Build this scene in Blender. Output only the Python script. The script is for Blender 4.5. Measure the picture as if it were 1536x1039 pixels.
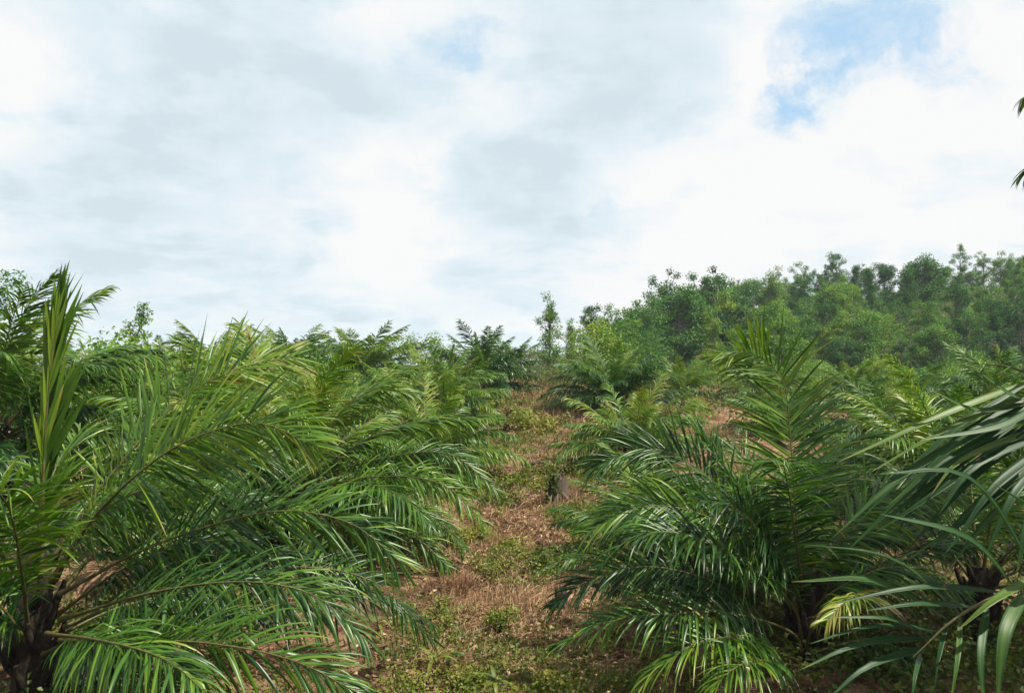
import bpy, math
import numpy as np
from mathutils import Vector

for o in list(bpy.data.objects):
    bpy.data.objects.remove(o)
SC = bpy.context.scene
COL = SC.collection
R = math.radians

# ------------------------------------------------------------------ camera
CAMZ = 3.5
F = 1205.0                      # focal length in photo pixels (photo 1536 wide)
HY = 540.0                      # row of the true horizon
cam_d = bpy.data.cameras.new('camera')
cam = bpy.data.objects.new('camera', cam_d)
COL.objects.link(cam)
cam.location = (0, 0, CAMZ)
PITCH = math.atan((HY - 519.5) / F)
cam.rotation_euler = (math.pi / 2 + PITCH, 0, 0)
cam_d.sensor_width = 36.0
cam_d.lens = 36.0 * F / 1536.0
cam_d.clip_start = 0.1
cam_d.clip_end = 9000
SC.camera = cam


def pdir(px, py):
    u, v = (px - 768) / F, (519.5 - py) / F
    c, s = math.cos(PITCH), math.sin(PITCH)
    return np.array([u, c - v * s, s + v * c])


def at(px, py, Y):
    d = pdir(px, py)
    return d * (Y / d[1]) + np.array([0, 0, CAMZ])


# ------------------------------------------------------------------ sun, sky, exposure
SUN_EL, SUN_AZ = R(60), R(112)           # azimuth clockwise from +Y (view direction)
sun_d = bpy.data.lights.new('sun', 'SUN')
sun_d.energy = 5.0
sun_d.angle = R(0.6)
sun_d.color = (1.0, 0.93, 0.80)
sun = bpy.data.objects.new('sun', sun_d)
COL.objects.link(sun)
to_sun = Vector((math.sin(SUN_AZ) * math.cos(SUN_EL), math.cos(SUN_AZ) * math.cos(SUN_EL), math.sin(SUN_EL)))
sun.rotation_euler = to_sun.to_track_quat('Z', 'Y').to_euler()
sun.location = (30, -20, 60)

SC.view_settings.view_transform = 'Standard'
SC.view_settings.look = 'None'
SC.view_settings.exposure = 0.95
SC.view_settings.gamma = 1.0
SC.view_settings.use_curve_mapping = False
SC.cycles.max_bounces = 6
SC.cycles.diffuse_bounces = 3
SC.cycles.glossy_bounces = 2
SC.cycles.transmission_bounces = 4
SC.cycles.transparent_max_bounces = 4
SC.cycles.use_denoising = True


class NT:
    """small node-tree writer"""
    def __init__(s, tree):
        s.t = tree
        s.t.nodes.clear()

    def n(s, kind, **kw):
        nd = s.t.nodes.new(kind)
        for k, v in kw.items():
            setattr(nd, k, v)
        return nd

    def put(s, sock, v):
        if isinstance(v, bpy.types.NodeSocket):
            s.t.links.new(v, sock)
        elif v is not None:
            sock.default_value = v

    def m(s, op, a, b=None, c=None, clamp=False):
        nd = s.n('ShaderNodeMath', operation=op, use_clamp=clamp)
        s.put(nd.inputs[0], a)
        s.put(nd.inputs[1], b)
        s.put(nd.inputs[2], c)
        return nd.outputs[0]

    def vm(s, op, a, b=None):
        nd = s.n('ShaderNodeVectorMath', operation=op)
        s.put(nd.inputs[0], a)
        s.put(nd.inputs[1], b)
        return nd.outputs[1] if op in ('DISTANCE', 'LENGTH', 'DOT_PRODUCT') else nd.outputs[0]

    def noise(s, vec, scale, detail=4, rough=.55, col=False, dist=0.0):
        nd = s.n('ShaderNodeTexNoise')
        s.put(nd.inputs['Vector'], vec)
        nd.inputs['Scale'].default_value = scale
        nd.inputs['Detail'].default_value = detail
        nd.inputs['Roughness'].default_value = rough
        nd.inputs['Distortion'].default_value = dist
        return nd.outputs['Color' if col else 'Fac']

    def rng(s, v, a, b, c=0.0, d=1.0, smooth=True):
        nd = s.n('ShaderNodeMapRange', interpolation_type='SMOOTHSTEP' if smooth else 'LINEAR')
        s.put(nd.inputs[0], v)
        for i, x in enumerate((a, b, c, d)):
            nd.inputs[i + 1].default_value = x
        return nd.outputs[0]

    def mix(s, f, a, b, mode='MIX'):
        nd = s.n('ShaderNodeMix', data_type='RGBA', blend_type=mode)
        s.put(nd.inputs[0], f)
        s.put(nd.inputs[6], a)
        s.put(nd.inputs[7], b)
        return nd.outputs[2]

    def ramp(s, f, stops):
        nd = s.n('ShaderNodeValToRGB')
        s.put(nd.inputs[0], f)
        e = nd.color_ramp.elements
        while len(e) < len(stops):
            e.new(0.5)
        for i, (p, c) in enumerate(stops):
            e[i].position = p
            e[i].color = (*c, 1)
        return nd.outputs[0]


def C4(r, g, b):
    return (r, g, b, 1.0)


world = bpy.data.worlds.new('World')
SC.world = world
world.use_nodes = True
N = NT(world.node_tree)
sky = N.n('ShaderNodeTexSky', sky_type='NISHITA')
sky.sun_disc = False
sky.sun_elevation = SUN_EL
sky.sun_rotation = SUN_AZ
sky.air_density = 1.0
sky.dust_density = 1.2
SKY_STRENGTH = 0.051
HAZE = 0.0003
gen = N.n('ShaderNodeTexCoord').outputs['Generated']
sep = N.n('ShaderNodeSeparateXYZ')
N.put(sep.inputs[0], gen)
zc = N.m('MAXIMUM', sep.outputs[2], 0.0)
den = N.m('ADD', zc, 0.22)
cmb = N.n('ShaderNodeCombineXYZ')
N.put(cmb.inputs[0], N.m('DIVIDE', sep.outputs[0], den))
N.put(cmb.inputs[1], N.m('DIVIDE', sep.outputs[1], den))
plane = cmb.outputs[0]                                   # the cloud deck seen in perspective
warp = N.vm('SCALE', N.vm('SUBTRACT', N.noise(gen, 6.0, 6, .6, col=True), (0.5, 0.5, 0.5)))
warp.node.inputs[3].default_value = 0.20
wdir = N.vm('ADD', gen, warp)


def lump(px, py, rpx, w=1.0):
    d = pdir(px, py)
    d = d / np.linalg.norm(d)
    dist = N.vm('DISTANCE', wdir, tuple(d))
    v = N.rng(dist, rpx / F * 1.15, 0.0, 0.0, w)
    return v


def lumps(lst):
    acc = None
    for l in lst:
        v = lump(*l)
        acc = v if acc is None else N.m('ADD', acc, v)
    return acc


grey_s = lumps([(330, 90, 260, .8), (230, 230, 230, .7), (500, 90, 230, .55), (70, 280, 170, .35), (400, 400, 190, .4),
                (800, 210, 250, .75), (930, 110, 200, .6), (740, 300, 130, .5), (610, 470, 130, .6), (480, 450, 130, .35),
                (1060, 300, 110, .35), (1200, 400, 100, .35), (1020, 420, 110, .3), (260, 470, 120, .3),
                (150, 400, 140, .5), (1480, 330, 120, .25), (1010, 30, 120, .35)])
white_s = lumps([(190, 80, 90, .55), (30, 120, 110, .6), (340, 280, 150, .7), (560, 270, 120, .7), (620, 180, 120, .5), (600, 340, 150, .5),
                 (650, 420, 160, .3), (1170, 60, 100, .6), (960, 380, 200, .6), (1150, 310, 220, .7), (1400, 270, 230, .6), (250, 425, 100, .5),
                 (1480, 90, 130, .5), (640, 40, 90, .5), (780, 90, 110, .6)])
blue_s = lumps([(1300, 45, 95, .9), (1250, 115, 50, .4), (1185, 180, 80, 1.05), (1235, 140, 60, .6), (1380, 60, 110, .35), (705, 75, 55, .75),
                (650, 85, 60, .45), (905, 330, 45, .4), (1400, 150, 80, .3), (1240, 20, 60, .5), (1110, 230, 60, .2)])
n1 = N.noise(plane, 1.1, 7, .55)
n2 = N.noise(plane, 3.1, 7, .6)
base = N.rng(N.m('ADD', N.m('MULTIPLY', n1, .65), N.m('MULTIPLY', n2, .35)), .36, .66)
g = N.m('ADD', N.m('MULTIPLY', base, .30), N.m('MULTIPLY', grey_s, .74))
n4 = N.noise(N.vm('ADD', plane, N.vm('SCALE', warp, None)) if False else plane, 2.3, 9, .6, dist=.35)
g = N.m('ADD', g, N.m('MULTIPLY', N.rng(n4, .47, .60), .38))
g = N.m('SUBTRACT', g, N.m('MULTIPLY', white_s, .62))
n3 = N.noise(wdir, 5.0, 7, .6)
g = N.m('ADD', N.m('MULTIPLY', g, N.rng(n2, .25, .7, .6, 1.2)), N.m('MULTIPLY', N.m('SUBTRACT', n3, .5), 1.15), clamp=True)
cloud = N.ramp(g, [(0.0, (9.7, 9.7, 9.7)), (.22, (8.9, 9.4, 9.7)), (.6, (7.6, 8.65, 9.3)), (1.0, (6.7, 7.75, 8.45))])
holes = N.rng(N.noise(plane, 1.4, 6, .6), .66, .76, 0.0, .5)       # thin gaps elsewhere in the deck
wisp = N.m('ADD', N.m('MULTIPLY', N.noise(wdir, 13.0, 8, .68), .55), N.m('MULTIPLY', N.noise(wdir, 34.0, 6, .6), .45))
bl = N.m('ADD', N.m('ADD', N.m('MULTIPLY', blue_s, 1.15), N.m('MULTIPLY', holes, .5)), N.m('MULTIPLY', N.m('SUBTRACT', wisp, .5), 2.6))
bl = N.m('MULTIPLY', N.rng(bl, .2, 1.45), N.rng(N.m('ADD', blue_s, holes), .02, .3))
blue = N.mix(1.0, sky.outputs[0], C4(1.15, 1.15, 1.15), 'MULTIPLY')
veil = N.mix(.75, blue, C4(5.4, 8.1, 10.6))
final = N.mix(bl, cloud, veil)
bg = N.n('ShaderNodeBackground')
N.put(bg.inputs[0], final)
bg.inputs[1].default_value = SKY_STRENGTH
outw = N.n('ShaderNodeOutputWorld')
N.put(outw.inputs[0], bg.outputs[0])

# ------------------------------------------------------------------ materials
MATS = {}


def leaf_mat(name, stops, rough=.38, spec=.5, trans=.28, tint_noise=.12, tcol=(1.5, 1.5, .55), wear=None):
    m = bpy.data.materials.new(name)
    m.use_nodes = True
    n = NT(m.node_tree)
    a = n.n('ShaderNodeAttribute', attribute_name='tint')
    oi = n.n('ShaderNodeObjectInfo')
    pos = n.n('ShaderNodeNewGeometry').outputs['Position']
    nz = n.noise(pos, 2.6, 3)
    f = n.m('ADD', a.outputs['Fac'], n.m('MULTIPLY', n.m('SUBTRACT', oi.outputs['Random'], .5), tint_noise))
    sc_ = n.n('ShaderNodeSeparateColor')
    n.put(sc_.inputs[0], oi.outputs['Color'])
    f = n.m('ADD', f, n.m('SUBTRACT', 1.0, sc_.outputs[0]))
    f = n.m('ADD', f, n.m('MULTIPLY', n.m('SUBTRACT', nz, .5), tint_noise), clamp=True)
    col = n.ramp(f, stops)
    if wear:
        fine = n.noise(pos, 38, 3, .6)
        col = n.mix(n.rng(fine, .3, .7, 0, .22), col, n.mix(1.0, col, C4(.6, .62, .7), 'MULTIPLY'))
        spot = n.m('MULTIPLY', n.rng(n.noise(pos, 11, 5, .7), .63, .71), wear)
        col = n.mix(spot, col, C4(.16, .105, .045))
    p = n.n('ShaderNodeBsdfPrincipled')
    n.put(p.inputs['Base Color'], col)
    p.inputs['Roughness'].default_value = rough
    p.inputs['Specular IOR Level'].default_value = spec
    t = n.n('ShaderNodeBsdfTranslucent')
    n.put(t.inputs[0], n.mix(1.0, col, C4(*tcol), 'MULTIPLY'))
    mx = n.n('ShaderNodeMixShader')
    mx.inputs[0].default_value = trans
    n.put(mx.inputs[1], p.outputs[0])
    n.put(mx.inputs[2], t.outputs[0])
    o = n.n('ShaderNodeOutputMaterial')
    n.put(o.inputs[0], mx.outputs[0])
    MATS[name] = m
    return m


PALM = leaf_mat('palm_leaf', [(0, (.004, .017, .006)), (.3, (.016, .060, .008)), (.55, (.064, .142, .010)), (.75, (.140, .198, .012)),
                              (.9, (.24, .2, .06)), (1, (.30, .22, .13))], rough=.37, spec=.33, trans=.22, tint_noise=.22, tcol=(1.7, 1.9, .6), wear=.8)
BLUEPALM = leaf_mat('close_palm_leaf', [(0, (.005, .022, .006)), (.5, (.015, .055, .012)), (.9, (.08, .135, .02)), (1, (.2, .16, .07))], rough=.48, spec=.25, trans=.18, wear=.6)
TREE = leaf_mat('tree_leaf', [(0, (.012, .050, .020)), (.35, (.042, .125, .022)), (.7, (.105, .205, .024)), (1, (.19, .255, .03))],
                rough=.55, spec=.25, trans=.27, tcol=(1.2, 1.4, .6), tint_noise=.6)
SCRUB = leaf_mat('scrub_leaf', [(0, (.03, .05, .02)), (.4, (.065, .095, .03)), (.7, (.12, .15, .04)), (1, (.2, .2, .08))], rough=.5, spec=.3, trans=.3)
WEED = leaf_mat('weed_leaf', [(0, (.022, .045, .010)), (.5, (.07, .105, .016)), (.8, (.14, .165, .022)), (1, (.22, .22, .05))], rough=.5, spec=.3, trans=.35)
GRASS = leaf_mat('dry_grass_blade', [(0, (.055, .032, .02)), (.35, (.185, .104, .060)), (.65, (.37, .24, .14)), (1, (.46, .36, .23))], rough=.7, spec=.2, trans=.25,
                 tcol=(1.1, 1.0, .8))


def solid_mat(name, c1, c2, scale, rough=.85, bump=.4, stretch=(1, 1, 1)):
    m = bpy.data.materials.new(name)
    m.use_nodes = True
    n = NT(m.node_tree)
    pos = n.n('ShaderNodeTexCoord').outputs['Object']
    v = n.vm('MULTIPLY', pos, stretch)
    f = n.noise(v, scale, 6, .65)
    col = n.mix(n.rng(f, .3, .7), C4(*c1), C4(*c2))
    p = n.n('ShaderNodeBsdfPrincipled')
    n.put(p.inputs['Base Color'], col)
    p.inputs['Roughness'].default_value = rough
    p.inputs['Specular IOR Level'].default_value = .25
    b = n.n('ShaderNodeBump')
    b.inputs['Strength'].default_value = bump
    b.inputs['Distance'].default_value = .03
    n.put(b.inputs['Height'], n.noise(v, scale * 2.5, 5, .7))
    n.put(p.inputs['Normal'], b.outputs[0])
    o = n.n('ShaderNodeOutputMaterial')
    n.put(o.inputs[0], p.outputs[0])
    return m


RACHIS = solid_mat('palm_stalk', (.05, .05, .018), (.11, .095, .032), 9, .5, .15)
RACHIS_Y = solid_mat('pale_stalk', (.2, .21, .05), (.27, .24, .08), 9, .5, .15)
PTRUNK = solid_mat('palm_trunk', (.013, .009, .007), (.048, .034, .024), 14, .95, .9)
BARK = solid_mat('pale_bark', (.10, .088, .07), (.24, .215, .18), 4, .9, .4, (1, 1, .25))
DBARK = solid_mat('dark_bark', (.035, .027, .02), (.10, .08, .06), 4, .9, .5, (1, 1, .25))
WOOD = solid_mat('weathered_wood', (.055, .04, .03), (.16, .122, .092), 9, .9, .6, (1, 1, .2))
CHAR = solid_mat('charred_wood', (.02, .016, .013), (.09, .065, .05), 10, .95, .8)
CUT = solid_mat('cut_wood', (.25, .19, .12), (.42, .33, .22), 12, .8, .3)

gm = bpy.data.materials.new('ground_litter')
gm.use_nodes = True
n = NT(gm.node_tree)
pos = n.n('ShaderNodeNewGeometry').outputs['Position']
a1 = n.noise(pos, .35, 5, .6)
a2 = n.noise(pos, 2.2, 6, .65)
a3 = n.noise(pos, 22, 5, .7)
a4 = n.noise(pos, 70, 3, .7)
soil = n.mix(n.rng(a3, .35, .65), C4(.070, .034, .021), C4(.17, .089, .053))
straw = n.mix(n.rng(a4, .3, .7), C4(.165, .095, .055), C4(.40, .265, .155))
c = n.mix(n.rng(n.m('ADD', n.m('MULTIPLY', a2, .6), n.m('MULTIPLY', a3, .4)), .42, .58), soil, straw)
c = n.mix(n.rng(a1, .50, .64, 0, .6), c, C4(.07, .095, .022))
sx = n.n('ShaderNodeSeparateXYZ')
n.put(sx.inputs[0], pos)
c = n.mix(n.rng(n.m('ADD', sx.outputs[1], n.m('MULTIPLY', a1, 14)), 58, 70, 0, .9), c, C4(.035, .06, .016))   # undergrowth beyond the ridge
c = n.mix(n.rng(n.m('ADD', n.m('MULTIPLY', n.noise(pos, .9, 4, .6), .6), n.m('MULTIPLY', n.noise(pos, 6, 4, .6), .4)), .5, .6, 0, .85), c, C4(.05, .027, .018))
p = n.n('ShaderNodeBsdfPrincipled')
n.put(p.inputs['Base Color'], c)
p.inputs['Roughness'].default_value = .95
p.inputs['Specular IOR Level'].default_value = .1
b = n.n('ShaderNodeBump')
b.inputs['Strength'].default_value = .9
b.inputs['Distance'].default_value = .08
n.put(b.inputs['Height'], n.m('ADD', a3, n.m('MULTIPLY', a4, .5)))
n.put(p.inputs['Normal'], b.outputs[0])
n.put(n.n('ShaderNodeOutputMaterial').inputs[0], p.outputs[0])

# ------------------------------------------------------------------ mesh helpers


class MB:
    """gathers vertices, faces and a per-vertex tint, then links them as one mesh"""
    def __init__(s):
        s.V, s.F, s.T, s.n = [], [], [], 0

    def add(s, V, F, T=.5):
        V = np.asarray(V, float).reshape(-1, 3)
        s.V.append(V)
        s.T.append(np.broadcast_to(np.asarray(T, float), (len(V),)) if np.ndim(T) < 1 or len(np.atleast_1d(T)) != len(V) else np.asarray(T, float))
        F = np.asarray(F, int)
        s.F.append(F + s.n)
        s.n += len(V)

    def mesh(s, name, mat, smooth=True):
        me = bpy.data.meshes.new(name)
        V = np.concatenate(s.V)
        quads = [f for f in s.F if f.shape[1] == 4]
        tris = [f for f in s.F if f.shape[1] == 3]
        q = np.concatenate(quads) if quads else np.zeros((0, 4), int)
        t = np.concatenate(tris) if tris else np.zeros((0, 3), int)
        me.vertices.add(len(V))
        me.vertices.foreach_set('co', V.astype(np.float32).ravel())
        me.loops.add(q.size + t.size)
        me.loops.foreach_set('vertex_index', np.concatenate([q.ravel(), t.ravel()]).astype(np.int32))
        me.polygons.add(len(q) + len(t))
        st = np.concatenate([np.arange(len(q)) * 4, q.size + np.arange(len(t)) * 3])
        me.polygons.foreach_set('loop_start', st.astype(np.int32))
        me.polygons.foreach_set('use_smooth', np.full(len(q) + len(t), smooth))
        me.update(calc_edges=True)
        at_ = me.attributes.new('tint', 'FLOAT', 'POINT')
        at_.data.foreach_set('value', np.concatenate(s.T).astype(np.float32))
        me.materials.append(mat)
        return me


def link(name, me, parent=None, loc=(0, 0, 0), rot=(0, 0, 0), scale=1.0):
    o = bpy.data.objects.new(name, me)
    COL.objects.link(o)
    o.location = loc
    o.rotation_euler = rot
    o.scale = (scale,) * 3 if np.ndim(scale) == 0 else scale
    if parent:
        o.parent = parent
    return o


def tag(o, label, cat, group=None, kind=None):
    if label:
        o['label'] = label
    if cat:
        o['category'] = cat
    if group:
        o['group'] = group
    if kind:
        o['kind'] = kind
    return o


def nrm(v):
    v = np.asarray(v, float)
    return v / np.maximum(np.linalg.norm(v, axis=-1, keepdims=True), 1e-9)


def tube(mb, P, r, sides=6, T=.5, cap=True):
    P = np.asarray(P, float)
    r = np.broadcast_to(np.asarray(r, float), (len(P),))
    d = nrm(np.gradient(P, axis=0))
    ref = np.array([0, 0, 1.0]) if abs(d[0, 2]) < .9 else np.array([1.0, 0, 0])
    u = nrm(np.cross(d, ref))
    v = np.cross(d, u)
    a = np.linspace(0, 2 * np.pi, sides, endpoint=False)
    ring = P[:, None] + r[:, None, None] * (np.cos(a)[None, :, None] * u[:, None] + np.sin(a)[None, :, None] * v[:, None])
    V = ring.reshape(-1, 3)
    k = len(P)
    i, j = np.meshgrid(np.arange(k - 1), np.arange(sides), indexing='ij')
    j2 = (j + 1) % sides
    Fq = np.stack([i * sides + j, i * sides + j2, (i + 1) * sides + j2, (i + 1) * sides + j], -1).reshape(-1, 4)
    mb.add(V, Fq, T)
    if cap:
        base = (k - 1) * sides
        mb.add(np.vstack([V[base:], P[-1:]]), np.array([[q, (q + 1) % sides, sides] for q in range(sides)]), T)


def catmull(pts, n):
    P = np.asarray(pts, float)
    P = np.vstack([2 * P[0] - P[1], P, 2 * P[-1] - P[-2]])
    out = []
    for i in range(1, len(P) - 2):
        t = np.linspace(0, 1, 24, endpoint=False)[:, None]
        p0, p1, p2, p3 = P[i - 1:i + 3]
        out.append(.5 * ((2 * p1) + (-p0 + p2) * t + (2 * p0 - 5 * p1 + 4 * p2 - p3) * t ** 2 + (-p0 + 3 * p1 - 3 * p2 + p3) * t ** 3))
    Q = np.vstack(out + [P[-2:-1]])
    s = np.concatenate([[0], np.cumsum(np.linalg.norm(np.diff(Q, axis=0), axis=1))])
    u = np.linspace(0, s[-1], n)
    return np.stack([np.interp(u, s, Q[:, k]) for k in range(3)], 1)


WT = np.array([0, .08, .25, .5, .75, .9, 1.0])
WP = np.array([.3, .68, 1.0, .95, .62, .33, .03])


def strips(base, d, up, ln, wd, droop, nseg, fold, kink=None, kdrop=None, curl=None):
    """leaf blades: returns V (m, nseg+1, 2 or 3, 3) ; integrates each blade under its own weight"""
    m = len(base)
    p, d = base.copy(), nrm(d)
    C, D = [p.copy()], [d.copy()]
    for k in range(nseg):
        g = droop * (k + .6) / nseg * 1.6
        if kink is not None:
            g = g + np.where(kink == k, kdrop, 0.0)
        dd = d.copy()
        dd[:, 2] -= g * ln / nseg * 3.0 if False else g / nseg * 3.0
        d = nrm(dd)
        p = p + d * (ln / nseg)[:, None]
        C.append(p.copy())
        D.append(d.copy())
    C, D = np.stack(C, 1), np.stack(D, 1)
    U = np.repeat(up[:, None], nseg + 1, 1)
    if curl is not None:
        t = np.linspace(0, 1, nseg + 1)
        W0 = nrm(np.cross(D, U))
        Nn = np.cross(W0, D)
        a = curl[:, None] * t[None]
        W = W0 * np.cos(a)[..., None] + Nn * np.sin(a)[..., None]
    else:
        W = nrm(np.cross(D, U))
    Nn = np.cross(W, D)
    w = np.interp(np.linspace(0, 1, nseg + 1), WT, WP)[None, :, None] * (wd * .5)[:, None, None]
    if fold > 0:
        return np.stack([C - W * w + Nn * w * fold, C, C + W * w + Nn * w * fold], 2)
    return np.stack([C - W * w, C + W * w], 2)


def strip_faces(m, rows, cols):
    i, j, k = np.meshgrid(np.arange(m), np.arange(rows - 1), np.arange(cols - 1), indexing='ij')
    b = (i * rows + j) * cols + k
    return np.stack([b, b + 1, b + 1 + cols, b + cols], -1).reshape(-1, 4)


SPECS = {'near': (7, .42), 'mid': (4, .35), 'far': (3, 0)}


def frond_geo(P, side0, rng, npairs, lmax, wmax, lod='mid', droop=.35, start=.16, tint=.45, tint_var=.1, fan=(66, 24), plume=1.0,
              kinked=.15, bias=0.0, oneside=0, tipw=.4, basew=.28, lift=0.0, twist=0.0):
    """P: points along the rachis. Returns blades (m, rows, cols, 3) and a tint per blade."""
    nseg, fold = SPECS[lod]
    n = len(P)
    T = nrm(np.gradient(P, axis=0))
    s = np.linspace(0, 1, n)
    S = nrm(side0 - T * np.sum(T * side0, 1, keepdims=True))
    Nn = nrm(np.cross(S, T))
    if twist:
        a = (twist * s)[:, None]
        S, Nn = S * np.cos(a) + Nn * np.sin(a), Nn * np.cos(a) - S * np.sin(a)
    sides = [-1, 1] if oneside == 0 else [oneside]
    B, Dr, U, L, Wd, tn, side_l = [], [], [], [], [], [], []
    for sg in sides:
        u = start + (1 - start) * (np.arange(npairs) + rng.uniform(.1, .9, npairs)) / npairs
        u = np.clip(u, 0, .998)
        I = lambda A: np.stack([np.interp(u, s, A[:, k]) for k in range(3)], 1)
        p, t, sd, nn = I(P), nrm(I(T)), nrm(I(S)), nrm(I(Nn))
        x = (u - start) / (1 - start)
        prof = np.interp(x, [0, .08, .25, .5, .75, .92, 1], [basew, max(.6, basew), .92, 1, .82, .55, tipw])
        al = np.radians(np.interp(x, [0, 1], fan) + rng.normal(0, 8, npairs))
        be = np.radians(rng.choice([34, 14, -8], npairs, p=[.34, .4, .26]) * plume + rng.normal(0, 6, npairs) + bias)
        d = t * np.cos(al)[:, None] + (sd * (sg * np.cos(be))[:, None] + nn * np.sin(be)[:, None]) * np.sin(al)[:, None]
        up = nrm(nn * .8 + t * rng.normal(.15, .35, npairs)[:, None] + sd * (rng.normal(0, .25, npairs) - sg * .2)[:, None])
        B.append(p); Dr.append(d); U.append(up)
        L.append(lmax * prof * rng.uniform(.82, 1.08, npairs))
        Wd.append(wmax * np.interp(x, [0, .3, 1], [.6, 1, .65]) * rng.uniform(.8, 1.15, npairs))
        tn.append(np.clip(tint + rng.normal(0, tint_var, npairs) + lift * x, 0, 1))
    B, Dr, U, L, Wd, tn = [np.concatenate(q) for q in (B, Dr, U, L, Wd, tn)]
    keep = rng.random(len(B)) > .05
    gap = rng.uniform(.2, .9)
    keep &= ~((np.abs(np.concatenate([x for _ in sides]) - gap) < .035) & (rng.random(len(B)) < .7))
    B, Dr, U, L, Wd, tn = [q[keep] for q in (B, Dr, U, L, Wd, tn)]
    m = len(B)
    kink = np.where(rng.random(m) < kinked, rng.integers(1, nseg, m), -1)
    V = strips(B, Dr, U, L, Wd, droop * rng.uniform(.5, 1.5, m), nseg, fold, kink, rng.uniform(.4, 1.3, m) * nseg / 3, rng.normal(0, .5, m))
    return V, tn


def blades_mb(V, tn, mb=None, tips=.3):
    mb = mb or MB()
    m, r, c, _ = V.shape
    rg_ = np.random.default_rng(int(abs(V.sum()) * 1e4) % 100003 + m)
    t = np.linspace(0, 1, r)
    if tips and r > 3:
        dry = np.where(rg_.random(m) < tips, rg_.uniform(.1, .6, m), 0.0)        # some blades end in a withered tip
        T = tn[:, None] + dry[:, None] * np.clip((t[None] - .6) / .4, 0, 1) ** 1.5 - .06 * (1 - t[None])
        if c == 3 and m > 1:
            T = np.repeat(T[:, :, None], 3, 2)
            T[:, :, 1] += .07                                                    # paler midrib
        else:
            T = np.repeat(T[:, :, None], c, 2)
        T = np.clip(T, 0, 1).reshape(-1)
    else:
        T = np.repeat(tn, r * c)
    mb.add(V.reshape(-1, 3), strip_faces(m, r, c), T)
    return mb


def rachis_mb(P, r0, mb=None, sides=6):
    mb = mb or MB()
    s = np.linspace(0, 1, len(P))
    tube(mb, P, np.interp(s, [0, .06, .2, 1], [r0 * 1.7, r0 * 1.15, r0 * .85, r0 * .12]), sides)
    return mb


def arc_points(e0, bend, L, n=18, yaw=0.0, pw=1.25):
    """rachis in the local x-z plane, starting at elevation e0 and bending over"""
    s = np.linspace(0, 1, n)
    e = np.radians(e0) - np.radians(bend) * s ** pw
    y = np.radians(yaw) * s
    d = np.stack([np.cos(e) * np.cos(y), np.cos(e) * np.sin(y), np.sin(e)], 1)
    return np.concatenate([[[0, 0, 0]], np.cumsum((d[1:] + d[:-1]) * .5 * L / (n - 1), 0)])


# ------------------------------------------------------------------ terrain
KY = np.array([-2500, -20, 0, 3, 5, 7, 9, 11, 14, 18, 28, 38, 45, 52, 60, 80, 120, 300, 2500.])
KZ = np.array([1.9, 1.9, 1.9, 1.75, .85, .1, 0, 0, .18, .42, .98, 1.62, 2.1, 2.3, 2.0, .6, .3, 0, -10.])


def smooth(a, b, x):
    t = np.clip((x - a) / (b - a), 0, 1)
    return t * t * (3 - 2 * t)


def vnoise(x, y, seed=0):
    r = np.random.default_rng(seed).random((64, 64))
    xi, yi = np.floor(x).astype(int), np.floor(y).astype(int)
    fx, fy = x - xi, y - yi
    fx, fy = fx * fx * (3 - 2 * fx), fy * fy * (3 - 2 * fy)
    g = lambda i, j: r[(xi + i) % 64, (yi + j) % 64]
    return (g(0, 0) * (1 - fx) + g(1, 0) * fx) * (1 - fy) + (g(0, 1) * (1 - fx) + g(1, 1) * fx) * fy


def ground(x, y):
    x, y = np.asarray(x, float), np.asarray(y, float)
    z = np.interp(y, KY, KZ)
    z = z - 1.9 * smooth(9, 26, x) * smooth(24, 52, y) * (1 - smooth(62, 80, y))
    z = z - 1.05 * (1 - smooth(-18, -5, x)) * smooth(16, 40, y) * (1 - smooth(60, 90, y))
    z = z + 14.6 * smooth(66, 132, y) * smooth(-5, 76, x)
    z = z + (vnoise(x * .45, y * .45, 1) - .5) * .35 + (vnoise(x * 1.7, y * 1.7, 2) - .5) * .20 + (vnoise(x * .25 + 7, y * .8, 3) - .5) * .35 * smooth(10, 16, y)
    return z


def graded(lo, hi, c0, c1, fine, grow=1.16):
    v = list(np.arange(c0, c1 + 1e-6, fine))
    s = fine
    while v[-1] < hi:
        s *= grow
        v.append(v[-1] + s)
    s = fine
    while v[0] > lo:
        s *= grow
        v.insert(0, v[0] - s)
    return np.array(v)


gx, gy = graded(-700, 700, -26, 30, .3), graded(-300, 900, 2, 56, .3)
X, Y = np.meshgrid(gx, gy)
mb = MB()
nx, ny = len(gx), len(gy)
i, j = np.meshgrid(np.arange(ny - 1), np.arange(nx - 1), indexing='ij')
b0 = (i * nx + j).ravel()
mb.add(np.stack([X, Y, ground(X, Y)], -1).reshape(-1, 3), np.stack([b0, b0 + 1, b0 + 1 + nx, b0 + nx], -1))
tag(link('ground', mb.mesh('ground', gm)), 'sloping brown soil with dry grass litter under the palms', None, None, 'structure')


def gz(x, y):
    return float(ground(x, y))


# ------------------------------------------------------------------ broadleaf trees


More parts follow.
